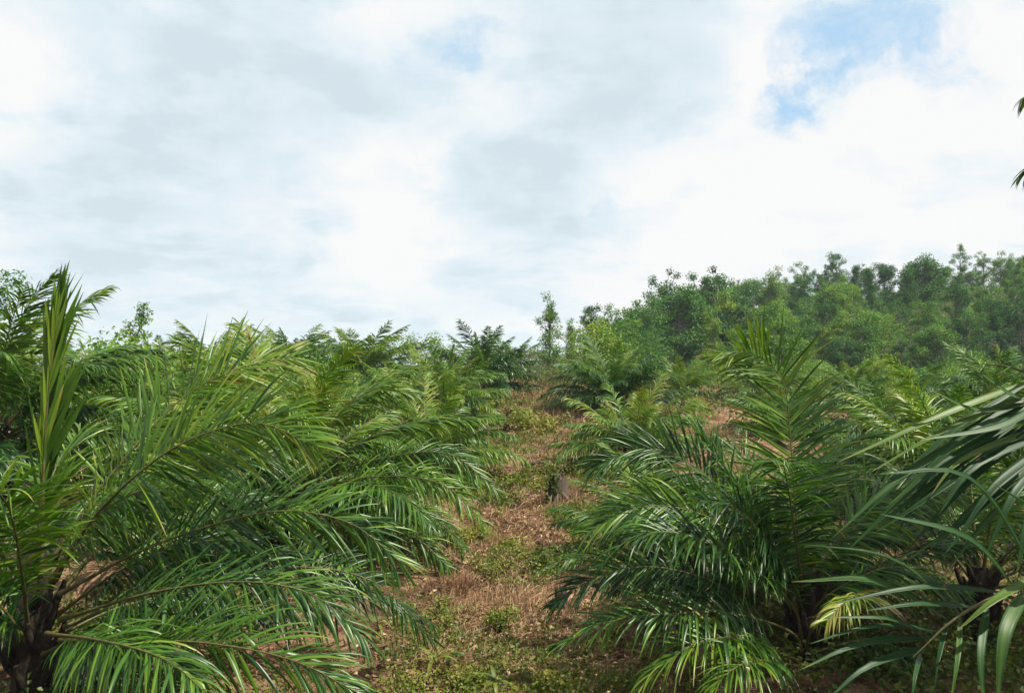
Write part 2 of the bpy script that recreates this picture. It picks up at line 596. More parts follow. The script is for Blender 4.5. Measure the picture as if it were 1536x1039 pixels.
def leaf_cloud(mb, centers, radii, counts, size, rng, tint, flat=.7, tvar=.12):
    """leaf-sized faces through ellipsoidal clumps"""
    c = np.repeat(centers, counts, 0)
    rr = np.repeat(radii, counts)
    n = len(c)
    v = nrm(rng.normal(size=(n, 3)))
    rad = rng.beta(2.6, 1.5, n) * 1.25
    off = v * (rad * rr)[:, None]
    off[:, 2] *= flat
    p = c + off
    nrml = nrm(v * .6 + np.array([0, 0, .6]) + rng.normal(0, .55, (n, 3)))
    a = nrm(np.cross(nrml, nrm(rng.normal(size=(n, 3)))))
    b = np.cross(nrml, a)
    s = size * rng.uniform(.6, 1.3, n)[:, None]
    w = .34
    V = np.stack([p - a * s * .5, p + b * s * w + nrml * s * .1, p + a * s * .5 - nrml * s * .12, p - b * s * w + nrml * s * .1], 1)
    q = np.arange(n)[:, None] * 4
    tc = np.repeat(rng.normal(tint, tvar, len(centers)), counts) + rng.normal(0, .07, n)
    mb.add(V.reshape(-1, 3), np.concatenate([q + [0, 1, 2], q + [0, 2, 3]]), np.clip(np.repeat(tc, 4), 0, 1))


def tree_meshes(name, seed, H, W, bole, nclump, nleaf, leaf, tint, style='round', rt=.14, bark=None, crad=.9, flat=.7, lean=0.0):
    rng = np.random.default_rng(seed)
    tm, cm = MB(), MB()
    k = 9
    s = np.linspace(0, 1, k)
    wob = np.cumsum(rng.normal(0, .05, (k, 2)), 0) * H * .12
    top = H * (.93 if style != 'round' else .8)
    P = np.stack([wob[:, 0] + lean * H * s ** 1.6, wob[:, 1], -.3 + s * (top + .3)], 1)
    tube(tm, P, np.interp(s, [0, .05, 1], [rt * 1.5, rt, rt * .22]), 7)
    cs, rs = [], []
    for q in range(nclump):
        f = rng.uniform(0, 1)
        if style == 'column':
            h = bole + (1 - bole) * f
            reach = W * .5 * (1 - .65 * f) * rng.uniform(.2, 1)
        elif style == 'airy':
            h = bole + (1 - bole) * f ** .75
            reach = W * .5 * math.sin(math.pi * (.2 + .72 * f)) ** .7 * math.sqrt(rng.random()) * (1 + .25 * math.sin(q * 1.7))
        elif style == 'layer':
            h = bole + (1 - bole) * (.6 * round(f * 5) / 5 + .4 * f) * .95
            reach = W * .5 * rng.uniform(.15, 1) * (1.05 - .5 * f)
        else:
            h = bole + (1 - bole) * f
            reach = W * .5 * math.sqrt(max(.05, 1 - (f * 1.25 - .35) ** 2)) * rng.uniform(.3, 1.1)
        az = rng.uniform(0, 2 * math.pi)
        reach *= 1 + .28 * math.sin(3 * az + seed + 4 * f)
        h *= 1 + .1 * math.sin(2 * az + seed)
        h0 = max(.12, h - rng.uniform(.08, .2))
        st = np.array([np.interp(h0 * H / top, s, P[:, kk]) for kk in range(3)])
        st[2] = min(h0 * H, top * .97)
        en = np.array([math.cos(az) * reach + st[0], math.sin(az) * reach + st[1], h * H])
        mid = (st + en) / 2 + np.array([0, 0, -.03 * H])
        tube(tm, catmull([st, mid, en], 5), np.linspace(rt * .38, rt * .07, 5), 4)
        cs.append(en)
        rs.append(crad * rng.uniform(.6, 1.25))
    cs, rs = np.array(cs), np.array(rs)
    cnt = np.maximum(4, (nleaf * rs ** 2 / np.sum(rs ** 2)).astype(int))
    leaf_cloud(cm, cs, rs, cnt, leaf, rng, tint, flat)
    return tm.mesh(name + '_trunk', bark or BARK), cm.mesh(name + '_crown', TREE if style != 'scrub' else SCRUB, smooth=False)


def put_tree(name, meshes, x, y, scale, rz, label, cat='tree', group=None, dz=0.0):
    e = bpy.data.objects.new(name, None)
    COL.objects.link(e)
    e.empty_display_size = .3
    e.location = (x, y, gz(x, y) + dz)
    e.rotation_euler = (0, 0, rz)
    e.scale = (scale,) * 3
    tag(e, label, cat, group)
    link('trunk', meshes[0], e)
    link('crown', meshes[1], e)
    return e


TV = {
    'dense': [tree_meshes('dense', 10 + q, 8.0, 6.2, .25, 66, 8500, .23, .45 + .1 * (q - 1.5), 'round', rt=.17, crad=.8, flat=.75) for q in range(4)],
    'airy': [tree_meshes('airy', 30 + q, 10, 4.8, .30, 46, 4600, .2, .40, 'airy', rt=.17, crad=.62, flat=.8) for q in range(4)],
    'column': [tree_meshes('column', 50 + q, 10, 4.0, .2, 60, 5600, .2, .5, 'column', rt=.16, crad=.66, flat=.9) for q in range(3)],
    'layer': [tree_meshes('layer', 70 + q, 8.0, 7.0, .2, 60, 6500, .23, .66, 'layer', crad=.9, flat=.5) for q in range(3)],
    'bush': [tree_meshes('bush', 90 + q, 3.2, 4.4, .1, 46, 4200, .16, .66, 'round', rt=.07, crad=.7, bark=DBARK) for q in range(3)],
    'scrub': [tree_meshes('scrub', 110 + q, 2.4, 2.6, .1, 50, 1800, .10, .55, 'scrub', rt=.03, crad=.42) for q in range(3)],
}
BASEH = {'dense': 7.6, 'airy': 10.4, 'column': 10.5, 'layer': 8.1}
rng = np.random.default_rng(77)
pts = []
GROUP = 'trees of the green hillside wood'
KINDLAB = {'dense': 'rounded green tree', 'airy': 'open crowned tree', 'column': 'narrow pointed tree', 'layer': 'tiered light green tree'}
ANCH = [(900, 'the pale ridge trees'), (998, 'the first loose crowned tree'), (1060, 'the twin lobed tree'), (1110, 'the low tiered tree'), (1160, 'the pointed pale skyline tree'),
        (1206, 'the spindly skyline tree'), (1256, 'the bushy headed skyline tree'), (1326, 'the wide topped skyline tree'), (1396, 'the lumpy crowned tree'),
        (1440, 'the umbrella topped highest tree'), (1500, 'the broad crest tree'), (1570, 'the crest past the photo edge')]


def where(kind, px, y):
    a = min(ANCH, key=lambda q: abs(q[0] - px))[1]
    row = 'at the foot of the wood below' if y < 84 else 'low in the wood below' if y < 96 else 'midway up the wood below' if y < 110 else \
        'high in the wood below' if y < 126 else 'on the crest near'
    t = f'{kind} {row} {a}'
    return ' '.join(w for w in t.split() if w != 'green') if len(t.split()) > 16 else t


def try_pt(x, y, dmin):
    for (a, b2) in pts:
        if (a - x) ** 2 + (b2 - y) ** 2 < dmin * dmin:
            return False
    pts.append((x, y))
    return True


# skyline and edge trees placed where the photograph shows them: (px, py of top, distance, kind, variant, label)
SKYTREES = [
    (825, 442, 60, 'column', 0, 'slender dark tree rising alone above the ridge end of the brown track'),
    (885, 464, 66, 'airy', 0, 'thin pale tree just beside the bare slender sapling on the ridge'),
    (918, 462, 66, 'airy', 3, 'nearly bare wispy sapling against the sky where the wood begins'),
    (998, 412, 92, 'airy', 1, 'loose crowned tree, first tall one at the low end of the hill wood'),
    (1048, 420, 94, 'airy', 2, 'twin lobed tree next to the loose crowned tree on the hill wood skyline'),
    (1078, 424, 98, 'dense', 1, 'rounded tree where the skyline of the hill wood begins to climb'),
    (1160, 408, 110, 'column', 1, 'pointed pale tree on the skyline halfway up the hill wood'),
    (1206, 398, 116, 'airy', 3, 'spindly see through tree on the skyline of the hill wood'),
    (1256, 385, 118, 'airy', 0, 'tall bushy headed tree with a gap below its crown on the skyline'),
    (1284, 396, 122, 'column', 2, 'small round topped spike beside the tall bushy headed skyline tree'),
    (1326, 400, 124, 'dense', 2, 'wide topped tree between two dips of the hill wood skyline'),
    (1440, 372, 134, 'airy', 2, 'highest tree of the hill wood with an umbrella shaped top'),
    (1396, 392, 132, 'airy', 1, 'tree with a lumpy crown just below the highest hill tree'),
    (1500, 388, 136, 'dense', 0, 'broad tree on the hill crest beside the photo edge'),
    (960, 470, 84, 'dense', 3, 'low dark rounded tree where the hill wood slopes down to the palms'),
    (1070, 468, 74, 'column', 1, 'yellowish column shaped tree in front of the dark hill wood'),
    (1175, 478, 62, 'layer', 0, 'spreading light green tree with tiered branches behind the tall erect palm frond'),
    (1110, 500, 60, 'layer', 1, 'low tiered tree beside the spreading light green tree'),
    (1320, 548, 72, 'layer', 2, 'pale flat topped tree at the foot of the hill wood above the small round palm'),
    (858, 484, 62, 'column', 1, 'small pale tree between the slender lone tree and the ridge palm'),
    (902, 474, 64, 'column', 2, 'pointed little tree at the very start of the wood'),
    (938, 482, 68, 'dense', 0, 'low bushy tree under the bare wispy sapling'),
    (975, 462, 78, 'column', 0, 'dark tapering tree left of the first loose crowned tree'),
    (1020, 446, 86, 'dense', 2, 'rounded dark tree between the loose crowned and the twin lobed trees'),
    (1232, 402, 117, 'airy', 1, 'ragged tree just before the bushy headed skyline tree'),
    (1365, 396, 128, 'column', 1, 'thin topped tree filling the second dip of the skyline'),
    (1475, 380, 136, 'airy', 3, 'ragged tree right beside the umbrella topped highest tree'),
    (1400, 470, 92, 'column', 2, 'bright olive tree halfway down the hill wood'),
]
for (px, py, d, kind, var, lab) in SKYTREES:
    q = at(px, py, d)
    x = q[0]
    H = q[2] - gz(x, d)
    put_tree('tree', TV[kind][var], x, d, max(.3, H / BASEH[kind]), rng.uniform(0, 6.28), lab, 'tree', 'trees picked out on the hill and ridge')
    pts.append((x, d))
cnt = 0
for tries in range(16000):
    y = rng.uniform(76, 152)
    x = rng.uniform(12 + (y - 76) * .05, .66 * y + 4)
    if y < 88 and x < 24:
        continue
    d2 = 3.3 if y < 92 else 4.3
    if not try_pt(x, y, d2):
        continue
    kind = rng.choice(['dense', 'airy', 'column', 'layer'], p=[.34, .24, .27, .15])
    # keep the skyline as in the photograph: cap each tree's top
    px = 768 + F * x / y
    cap = np.interp(px, [850, 950, 1000, 1100, 1200, 1300, 1400, 1450, 1540, 1700], [495, 474, 442, 430, 412, 402, 394, 388, 386, 386])
    zt = at(px, cap + 14 + rng.choice([-12, 0, 10, 24, 36]) + rng.uniform(-4, 4), y)[2]
    H = min(rng.uniform(.8, 1.25) * np.interp(y, [74, 84, 105, 150], [4.4, 6.2, 10.0, 11.0]), zt - gz(x, y))
    if H < 2.2:
        continue
    v = TV[kind][rng.integers(len(TV[kind]))]
    put_tree('tree', v, x, y, H / BASEH[kind], rng.uniform(0, 6.28), where(KINDLAB[kind], px, y), 'tree', GROUP)
    cnt += 1
    if cnt > 274:
        break
print('hill trees', cnt)
# shrubs along the foot of the wood and on the ridge
bc = 0
for tries in range(400):
    y = rng.uniform(54, 76)
    x = rng.uniform(16, .72 * y + 4)
    if not try_pt(x, y, 3.4):
        continue
    put_tree('bush', TV['bush'][rng.integers(3)], x, y, rng.uniform(.6, 1.0), rng.uniform(0, 6.28),
             where('yellow green bush', 768 + F * x / y, 70), 'bush', 'bushes at the foot of the wood')
    bc += 1
    if bc > 60:
        break
for (px, py, d, sc, var, lab) in [(800, 525, 46, 1.1, 0, 'pale twiggy scrub bush at the top of the brown track'),
                                  (832, 540, 44, .9, 1, 'grey green scrub bush beside the palm at the top of the track'),
                                  (772, 545, 48, .8, 2, 'thin scrub bush next to the ridge palm with dead hanging leaves')]:
    q = at(px, py, d)
    H = q[2] - gz(q[0], d)
    put_tree('scrub_bush', TV['scrub'][var], q[0], d, max(.5, H / 2.5), rng.uniform(0, 6), lab, 'bush', 'scrub bushes at the top of the track')
for (px, py, d, var, lab) in [(1080, 570, 48, 0, 'rounded bush between the ridge palms and the brown slope'),
                              (1045, 575, 46, 1, 'dull olive bush left of the rounded bush by the brown slope'),
                              (628, 506, 56, 2, 'small dark bush on the skyline between two ridge palms'),
                              (895, 490, 54, 1, 'bright leafy bush behind the large ridge palm beside the track'),
                              (930, 500, 56, 0, 'broad yellow green bush behind the ridge palm below the wood'),
                              (1215, 565, 52, 2, 'leafy bush at the foot of the spreading light green tree')]:
    q = at(px, py, d)
    H = q[2] - gz(q[0], d)
    put_tree('bush', TV['bush'][var], q[0], d, max(.4, H / 3.3), rng.uniform(0, 6), lab, 'bush', 'bushes on the ridge')
SPOTS = [(205, 515, 30, 0, 'below the small leaning tree'), (300, 535, 33, 1, 'behind the upright grey leaflets of the spear palm'), (410, 540, 34, 2, 'in the hollow of the left ridge'),
         (470, 545, 30, 0, 'under the bluish crown of the left ridge'), (560, 560, 34, 1, 'under the largest crown of the left ridge'), (610, 575, 30, 2, 'beside the compact dark hearted palm'),
         (140, 540, 25, 1, 'beside the spear frond behind the close palm'), (690, 560, 40, 0, 'just under the ridge palm with dead fronds'), (1000, 565, 40, 1, 'behind the wide palm right of the track'),
         (1150, 575, 46, 2, 'behind the tip of the tall erect frond'), (1230, 590, 40, 0, 'left of the small round palm'), (1360, 585, 46, 1, 'right of the small round palm'),
         (1470, 590, 40, 2, 'over the close drooping leaflets'), (1040, 600, 30, 0, 'on the upper edge of the reddish slope')]
for k_, (px, py, d, var, lab) in enumerate(SPOTS):
    q = at(px, py, d)
    H = max(.9, q[2] - gz(q[0], d))
    put_tree('bush', TV['bush'][var], q[0], d, H / 3.3, k_ * 1.3, 'leafy shrub ' + lab, 'bush', 'shrubs between the palms')
# left edge tree and the leaning little tree behind the palms
q = at(-62, 222, 30)
edge = tree_meshes('edge', 207, q[2] - gz(q[0], 30), 1.9, .35, 30, 2600, .16, .4, 'airy', rt=.12, crad=.45)
put_tree('tree', edge, q[0], 30, 1.0, 1.0, 'tall slender tree cut off by the photo edge above the yellow spear frond')
q = at(-54, 376, 34)
put_tree('tree', TV['airy'][1], q[0], 34, (q[2] - gz(q[0], 34)) / 10.4, 2.0, 'rounded tree crown just above the tall dark palm at the photo edge')
q = at(212, 465, 62)
lean = tree_meshes('leaning', 211, q[2] - gz(q[0] - 1, 62), 2.0, .62, 12, 800, .2, .5, 'airy', rt=.13, crad=.55, lean=.17, bark=DBARK)
put_tree('tree', lean, q[0] - .9, 62, 1.0, 0.0, 'small leaning tree alone on the skyline behind the palms')

# ------------------------------------------------------------------ oil palms
prng = np.random.default_rng(5)
CLASSES = [(85, 26), (76, 44), (64, 58), (52, 64), (38, 62), (22, 52), (6, 40)]
FV = {}
for lod, npair in (('near', 92), ('mid', 78), ('far', 56)):
    for ci, (e0, bend) in enumerate(CLASSES):
        for sd in range(3 if lod == 'mid' else 2):
            rg = np.random.default_rng(1000 + ci * 17 + sd * 101)
            P = arc_points(e0 + rg.normal(0, 3), bend * rg.uniform(.85, 1.15), 2.9, 22, rg.normal(0, 14))
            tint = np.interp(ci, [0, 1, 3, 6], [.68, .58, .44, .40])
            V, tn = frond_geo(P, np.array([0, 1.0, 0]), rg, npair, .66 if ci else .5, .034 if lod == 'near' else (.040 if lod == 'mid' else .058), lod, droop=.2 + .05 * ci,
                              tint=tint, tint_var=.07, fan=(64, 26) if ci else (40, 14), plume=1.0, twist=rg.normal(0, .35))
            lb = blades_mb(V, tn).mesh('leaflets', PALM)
            rb = rachis_mb(P, .019, sides=5).mesh('stalk', RACHIS_Y if ci == 0 else RACHIS)
            FV[lod, ci, sd] = (rb, lb)
# one dry hanging frond
DRY = []
for sd in range(2):
    rg = np.random.default_rng(3000 + sd)
    P = arc_points(-8, 62, 2.3, 18, rg.normal(0, 14))
    V, tn = frond_geo(P, np.array([0, 1.0, 0]), rg, 50, .5, .035, 'mid', droop=1.0, tint=.94, tint_var=.06, kinked=.4)
    DRY.append((rachis_mb(P, .022, sides=5).mesh('stalk', WOOD), blades_mb(V, tn).mesh('leaflets', PALM)))


def trunk_mesh(h, r, seed):
    rg = np.random.default_rng(seed)
    mb = MB()
    s = np.linspace(0, 1, 7)
    tube(mb, np.stack([rg.normal(0, .012, 7), rg.normal(0, .012, 7), -.25 + s * (h + .25)], 1), r * np.interp(s, [0, .25, .8, 1], [1.15, 1, 1.05, .6]), 10)
    return mb.mesh('trunk', PTRUNK)


def stub_mesh(seed):
    mb = MB()
    tube(mb, np.array([[0, 0, 0], [.07, 0, .07], [.13, 0, .19], [.16, 0, .3]]), np.array([.055, .05, .036, .026]), 6)
    return mb.mesh('leaf_base', PTRUNK)


STUB = stub_mesh(0)
TRUNKS = [trunk_mesh(.9, .17, 40 + q) for q in range(3)]


def palm_root(x, y, label, group, dz=0.0):
    e = bpy.data.objects.new('oil_palm', None)
    COL.objects.link(e)
    e.empty_display_size = .3
    e.location = (x, y, gz(x, y) + dz)
    tag(e, label, 'palm', group)
    return e


def add_generic(e, lod, ci, sd, az, scale, z, r0=.08, off=0.0):
    rb, lb = FV[lod, ci, sd]
    f = link('frond', rb, e, (math.cos(az) * r0, math.sin(az) * r0, z), (prng.normal(0, .08), prng.normal(0, .08), az), scale)
    l = link('leaflets', lb, f)
    l.color = (1 - off, 1, 1, 1)
    l['kind'] = 'stuff'
    return f


def palm(px, d, lod, scale, seed, label, group, nf=22, trunk=.55, dry=0, x=None, erect=1.0, skip=None):
    """a young oil palm standing at photo column px and distance d"""
    rg = np.random.default_rng(seed)
    X0 = (px - 768) / F * d if x is None else x
    e = palm_root(X0, d, label, group)
    th = trunk * scale
    link('trunk', TRUNKS[seed % 3], e, (0, 0, 0), (0, 0, rg.uniform(0, 6)), (scale, scale, th / .9))
    if lod != 'far':
        for q in range(14):
            a = q * 2.4
            link('leaf_base', STUB, e, (math.cos(a) * .14 * scale, math.sin(a) * .14 * scale, th * (.25 + .05 * q)), (0, 0, a), scale)
    a0 = rg.uniform(0, 6.28)
    off = rg.normal(-.01, .07)
    nf = int(nf * (1.35 if lod == 'near' else 1.65))
    dry = dry or (seed % 3 if lod != 'far' else 0)
    for q in range(nf):
        az = a0 + q * 2.39996 + rg.normal(0, .12)
        if skip and skip(az % (2 * math.pi)):
            continue
        f = (q / (nf - 1)) ** (.9 / erect)
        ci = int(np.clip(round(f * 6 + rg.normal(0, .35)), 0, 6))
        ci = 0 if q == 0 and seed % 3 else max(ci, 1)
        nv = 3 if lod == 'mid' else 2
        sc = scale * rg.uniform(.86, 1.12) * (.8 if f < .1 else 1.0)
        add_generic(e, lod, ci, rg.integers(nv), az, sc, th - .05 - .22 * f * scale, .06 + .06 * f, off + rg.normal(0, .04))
    for q in range(dry):
        az = rg.uniform(0, 6.28)
        rb, lb = DRY[q % 2]
        f = link('dry_frond', rb, e, (math.cos(az) * .1, math.sin(az) * .1, th * .7), (0, 0, az), scale * rg.uniform(.8, 1))
        f['label'] = 'dead brown frond hanging from the palm'
        l = link('leaflets', lb, f)
        l['kind'] = 'stuff'
    return e


G1 = 'oil palms along the brown track'
G2 = 'oil palms crowding the left ridge'
G3 = 'oil palms in the right hand dip'
palm(418, 14.0, 'near', 1.2, 11, 'large palm behind the yellow spear palm, fronds sweeping towards the track', G1, 28, .75)
P1 = bpy.data.objects['oil_palm']
palm(640, 20.5, 'mid', .86, 12, 'palm at the left track edge beyond the large sweeping palm', G1, 24, .5)
palm(668, 31, 'mid', .92, 13, 'compact dark hearted palm left of the track near its top', G1, 26, .6)
palm(722, 38, 'far', 1.06, 14, 'palm on the skyline at the head of the track with brown dead fronds', G1, 26, .9, dry=3)
palm(918, 33, 'mid', 1.08, 15, 'wide palm right of the track near its top', G1, 30, .7)
palm(948, 22, 'mid', .80, 16, 'low bushy palm right of the track above the tree stump', G1, 26, .4)
palm(990, 13.4, 'near', .76, 17, 'palm with fronds arching over the tree stump beside the track', G1, 24, .4)
palm(1275, 42, 'far', .82, 18, 'small round palm alone at the foot of the wood', G3, 24, .5)
palm(1425, 16.5, 'mid', 1.05, 19, 'pale green palm seen through the close drooping leaflets', G3, 26, .55)
palm(1150, 36, 'mid', .8, 20, 'small palm on the brown slope behind the erect frond', G3, 22, .4)
palm(1330, 26, 'mid', .9, 21, 'palm with upright pale leaflets beyond the erect frond palm', G3, 24, .5)
palm(1500, 29, 'mid', 1.0, 22, 'palm half hidden behind the close leaflets near the wood', G3, 24, .6)
palm(1180, 27, 'mid', .75, 23, 'palm mostly hidden by the erect frond palm', G3, 20, .4)
palm(1466, 9.8, 'near', .85, 24, 'palm with a dark bare trunk just behind the close drooping leaflets', G3, 18, 1.15, skip=lambda a: 2.4 < a < 4.9)
palm(1430, 44, 'far', .95, 25, 'far palm in front of bushes under the highest hill tree', G3, 22, .5)
palm(1020, 38, 'mid', .7, 26, 'little palm between the wide track palm and the brown slope', G3, 20, .4)
# left ridge
palm(-8, 15.5, 'mid', 1.15, 130, 'tall dark palm behind the yellow spear frond at the photo edge', G2, 28, 1.7)
palm(150, 20, 'mid', 1.0, 32, 'palm with fine drooping leaflets just beside the yellow spear frond', G2, 26, 1.0)
palm(265, 24, 'mid', 1.0, 33, 'palm behind the upright grey leaflets of the spear palm', G2, 26, .7)
palm(360, 30, 'mid', 1.0, 34, 'palm on the ridge with thin fronds curling above the others', G2, 24, .8)
palm(545, 41, 'far', 1.15, 35, 'largest palm crown on the left skyline before the small gap', G2, 30, 1.0)
palm(488, 41, 'far', 1.05, 36, 'bluish palm crown adjoining the largest crown on the left skyline', G2, 28, .9)
palm(440, 44, 'far', 1.15, 37, 'skyline palm with one curled over frond beside the bluish crown', G2, 26, 1.1)
palm(500, 27, 'mid', .9, 38, 'palm in the hollow below the bluish skyline crown', G2, 24, .5)
palm(320, 40, 'far', 1.2, 39, 'skyline palm with the most upright fronds above the ridge', G2, 24, 1.3)
palm(240, 42, 'far', 1.15, 40, 'skyline palm right beside the small leaning tree', G2, 24, 1.2)
palm(385, 37, 'far', 1.1, 41, 'palm in the ridge crowd between the curled and upright skyline palms', G2, 24, .9)
palm(200, 32, 'mid', 1.0, 42, 'palm below the small leaning tree in the ridge crowd', G2, 24, .8)
palm(600, 47, 'far', .7, 43, 'small yellowing palm on bare soil in the skyline gap', G2, 18, .5, erect=1.5)
palm(590, 36, 'far', .75, 44, 'small palm just under the bare soil gap of the skyline', G2, 20, .4)
palm(768, 50, 'far', .85, 45, 'distant palm top peeping over the ridge by the track head', G2, 20, .6)
palm(60, 34, 'far', 1.1, 46, 'palm glimpsed through the yellow spear frond', G2, 22, 1.0)
palm(-220, 14, 'mid', 1.1, 47, 'palm mostly outside the frame beside the tall dark palm', G2, 24, 1.0)
palm(-60, 26, 'mid', 1.0, 48, 'palm at the photo edge behind the tall dark palm', G2, 22, 1.0)
palm(330, 19.5, 'mid', .9, 49, 'palm tucked between the spear palm and the sweeping palm', G2, 24, .5)

# ---- close palms: fronds that follow the photograph


def own_frond(e, pix, rg, npairs, lmax, wmax, side=None, name='frond', r0=.018, split=0, label=None, mat=PALM, stalk=RACHIS, dens=1.4, wmul=.76, **kw):
    """pix: (px, py, distance) along the stalk; split: how many leaflets become objects of their own"""
    base = np.array(e.location)
    P = catmull([at(*p) for p in pix], 26) - base
    h = P[-1] - P[0]
    if side is None:
        side = np.array([-h[1], h[0], 0.0])
        if np.linalg.norm(side) < .2:
            side = np.array([1.0, 0, 0])
    V, tn = frond_geo(P, nrm(np.asarray(side, float)), rg, int(npairs * (1.0 if name == 'spear_frond' else dens)), lmax, wmax * (1.0 if name == 'spear_frond' else wmul), 'near', **kw)
    tips = .05 if name == 'spear_frond' else .3
    f = link(name, rachis_mb(P, r0).mesh('stalk', stalk), e)
    if label:
        f['label'] = label
    m = len(V)
    k = min(split, m)
    pick = np.argsort(-np.linalg.norm(V[:, -1, 1] - V[:, 0, 1], axis=1))
    a, b_ = np.sort(pick[:k]), np.sort(pick[k:])
    for q in a:
        link('leaflet', blades_mb(V[q:q + 1], tn[q:q + 1], tips=tips).mesh('leaflet', mat), f)
    if len(b_):
        l = link('leaflets', blades_mb(V[b_], tn[b_], tips=tips).mesh('leaflets', mat), f)
        l['kind'] = 'stuff'
    return f


def close_trunk(e, h, r, seed):
    link('trunk', trunk_mesh(h, r, seed), e)
    for q in range(26):
        a = q * 2.4
        link('leaf_base', STUB, e, (math.cos(a) * r * .8, math.sin(a) * r * .8, h * (.06 + .034 * q)), (0, 0, a), .9)


rg = np.random.default_rng(520)
for pix in ([(430, 750, 14), (545, 750, 13.4), (640, 770, 13), (696, 822, 12.8)], [(440, 770, 13.9), (540, 790, 13.0), (620, 805, 12.5), (672, 850, 12.3)],
            [(430, 730, 14.1), (560, 690, 13.6), (670, 680, 13.3), (745, 735, 13.1)], [(430, 740, 14), (560, 715, 13.2), (660, 725, 12.7), (728, 785, 12.5)],
            [(425, 720, 14.2), (490, 630, 14.2), (560, 585, 14.2), (625, 590, 14.2)], [(415, 720, 14.2), (360, 640, 14.6), (310, 600, 14.9), (290, 610, 15)]):
    own_frond(P1, pix, rg, 58, .68, .046, side=(-.1, .55, .8), tint=.5, droop=.3, start=.22)

# palm A: the palm with the yellow spear frond
rg = np.random.default_rng(501)
dA = 8.2
A = palm_root((52 - 768) / F * dA, dA, 'close palm with a tall folded yellow spear frond, its trunk in dark shade', 'close palms framing the track')
close_trunk(A, 1.5, .19, 61)
own_frond(A, dens=1.55, wmul=.72, pix= [(58, 850, 8.2), (66, 700, 8.15), (74, 570, 8.1), (86, 455, 8.1)], rg=rg, npairs=84, lmax=1.0, wmax=.066, side=(1, .1, 0), name='spear_frond', r0=.034, split=70, stalk=RACHIS,
          label='tall yellow spear frond with folded leaflets', tint=.53, tint_var=.05, fan=(13, 5), plume=.15, droop=0.01, kinked=0, start=.1, oneside=1, tipw=.45, basew=.8, bias=-8)
own_frond(A, dens=1.55, wmul=.72, pix= [(62, 860, 8.1), (66, 700, 8.05), (74, 570, 8.05), (86, 470, 8.05)], rg=rg, npairs=16, lmax=.7, wmax=.045, side=(1, .3, 0), name='spear_frond', r0=.02, split=0, stalk=RACHIS,
          tint=.52, tint_var=.08, fan=(7, 5), plume=.6, droop=0.00, kinked=0, start=.3, tipw=.5)
own_frond(A, dens=1.55, wmul=.72, pix= [(80, 870, 8.1), (150, 765, 7.7), (260, 672, 7.4), (380, 634, 7.2), (470, 668, 7.0)], rg=rg, npairs=62, lmax=.86, wmax=.05, side=(-.35, .3, .88), split=110, stalk=RACHIS,
          label='long green frond arching across the palm with a clear brown stalk', tint=0.50, droop=0.19, plume=.8, start=.2, lift=.06)
own_frond(A, dens=1.55, wmul=.72, pix= [(70, 850, 8.3), (160, 720, 8.5), (270, 600, 8.8), (360, 552, 9.0), (440, 535, 9.2)], rg=rg, npairs=60, lmax=.9, wmax=.05, side=(-.4, .3, .85), split=60, tint=.54, droop=0.08, plume=.9, start=.2,
          kinked=.1, label='yellow green frond with leaflets standing upright')
own_frond(A, dens=1.55, wmul=.72, pix= [(90, 890, 8.0), (230, 818, 7.6), (400, 768, 7.3), (520, 782, 7.2), (600, 842, 7.1)], rg=rg, npairs=62, lmax=.78, wmax=.046, side=(-.25, .4, .85), split=40, tint=0.35, droop=0.19, start=.2)  # low tint on the lower fronds: older, darker green plus painted-in shade
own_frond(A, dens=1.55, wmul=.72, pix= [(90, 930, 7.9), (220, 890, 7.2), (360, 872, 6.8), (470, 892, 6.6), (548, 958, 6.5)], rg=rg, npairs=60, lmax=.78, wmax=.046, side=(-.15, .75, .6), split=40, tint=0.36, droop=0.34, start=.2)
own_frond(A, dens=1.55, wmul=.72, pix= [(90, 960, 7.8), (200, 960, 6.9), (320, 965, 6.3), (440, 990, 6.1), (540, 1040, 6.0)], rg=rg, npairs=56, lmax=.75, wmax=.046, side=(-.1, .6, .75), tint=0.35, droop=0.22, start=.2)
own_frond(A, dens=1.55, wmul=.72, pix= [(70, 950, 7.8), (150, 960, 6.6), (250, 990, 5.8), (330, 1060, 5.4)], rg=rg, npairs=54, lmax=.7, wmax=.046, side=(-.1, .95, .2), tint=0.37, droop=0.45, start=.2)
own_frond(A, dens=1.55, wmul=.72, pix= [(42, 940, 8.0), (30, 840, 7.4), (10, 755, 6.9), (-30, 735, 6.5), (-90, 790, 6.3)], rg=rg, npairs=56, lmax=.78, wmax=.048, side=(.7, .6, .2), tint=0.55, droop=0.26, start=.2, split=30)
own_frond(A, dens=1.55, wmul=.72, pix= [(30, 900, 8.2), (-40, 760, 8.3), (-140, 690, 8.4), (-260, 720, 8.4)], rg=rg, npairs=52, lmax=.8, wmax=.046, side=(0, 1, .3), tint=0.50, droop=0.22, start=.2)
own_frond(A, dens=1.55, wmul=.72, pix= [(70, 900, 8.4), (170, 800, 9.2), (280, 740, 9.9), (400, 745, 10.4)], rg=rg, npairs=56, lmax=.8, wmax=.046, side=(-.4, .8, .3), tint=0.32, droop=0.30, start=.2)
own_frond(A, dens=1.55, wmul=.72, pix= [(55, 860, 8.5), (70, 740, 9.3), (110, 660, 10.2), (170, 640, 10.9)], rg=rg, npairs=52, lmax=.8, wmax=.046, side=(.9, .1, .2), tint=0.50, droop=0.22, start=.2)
own_frond(A, dens=1.55, wmul=.72, pix= [(40, 900, 8.5), (0, 800, 9.3), (-60, 740, 10.1), (-120, 760, 10.6)], rg=rg, npairs=50, lmax=.8, wmax=.046, side=(.6, .5, .1), tint=0.35, droop=0.30, start=.2)
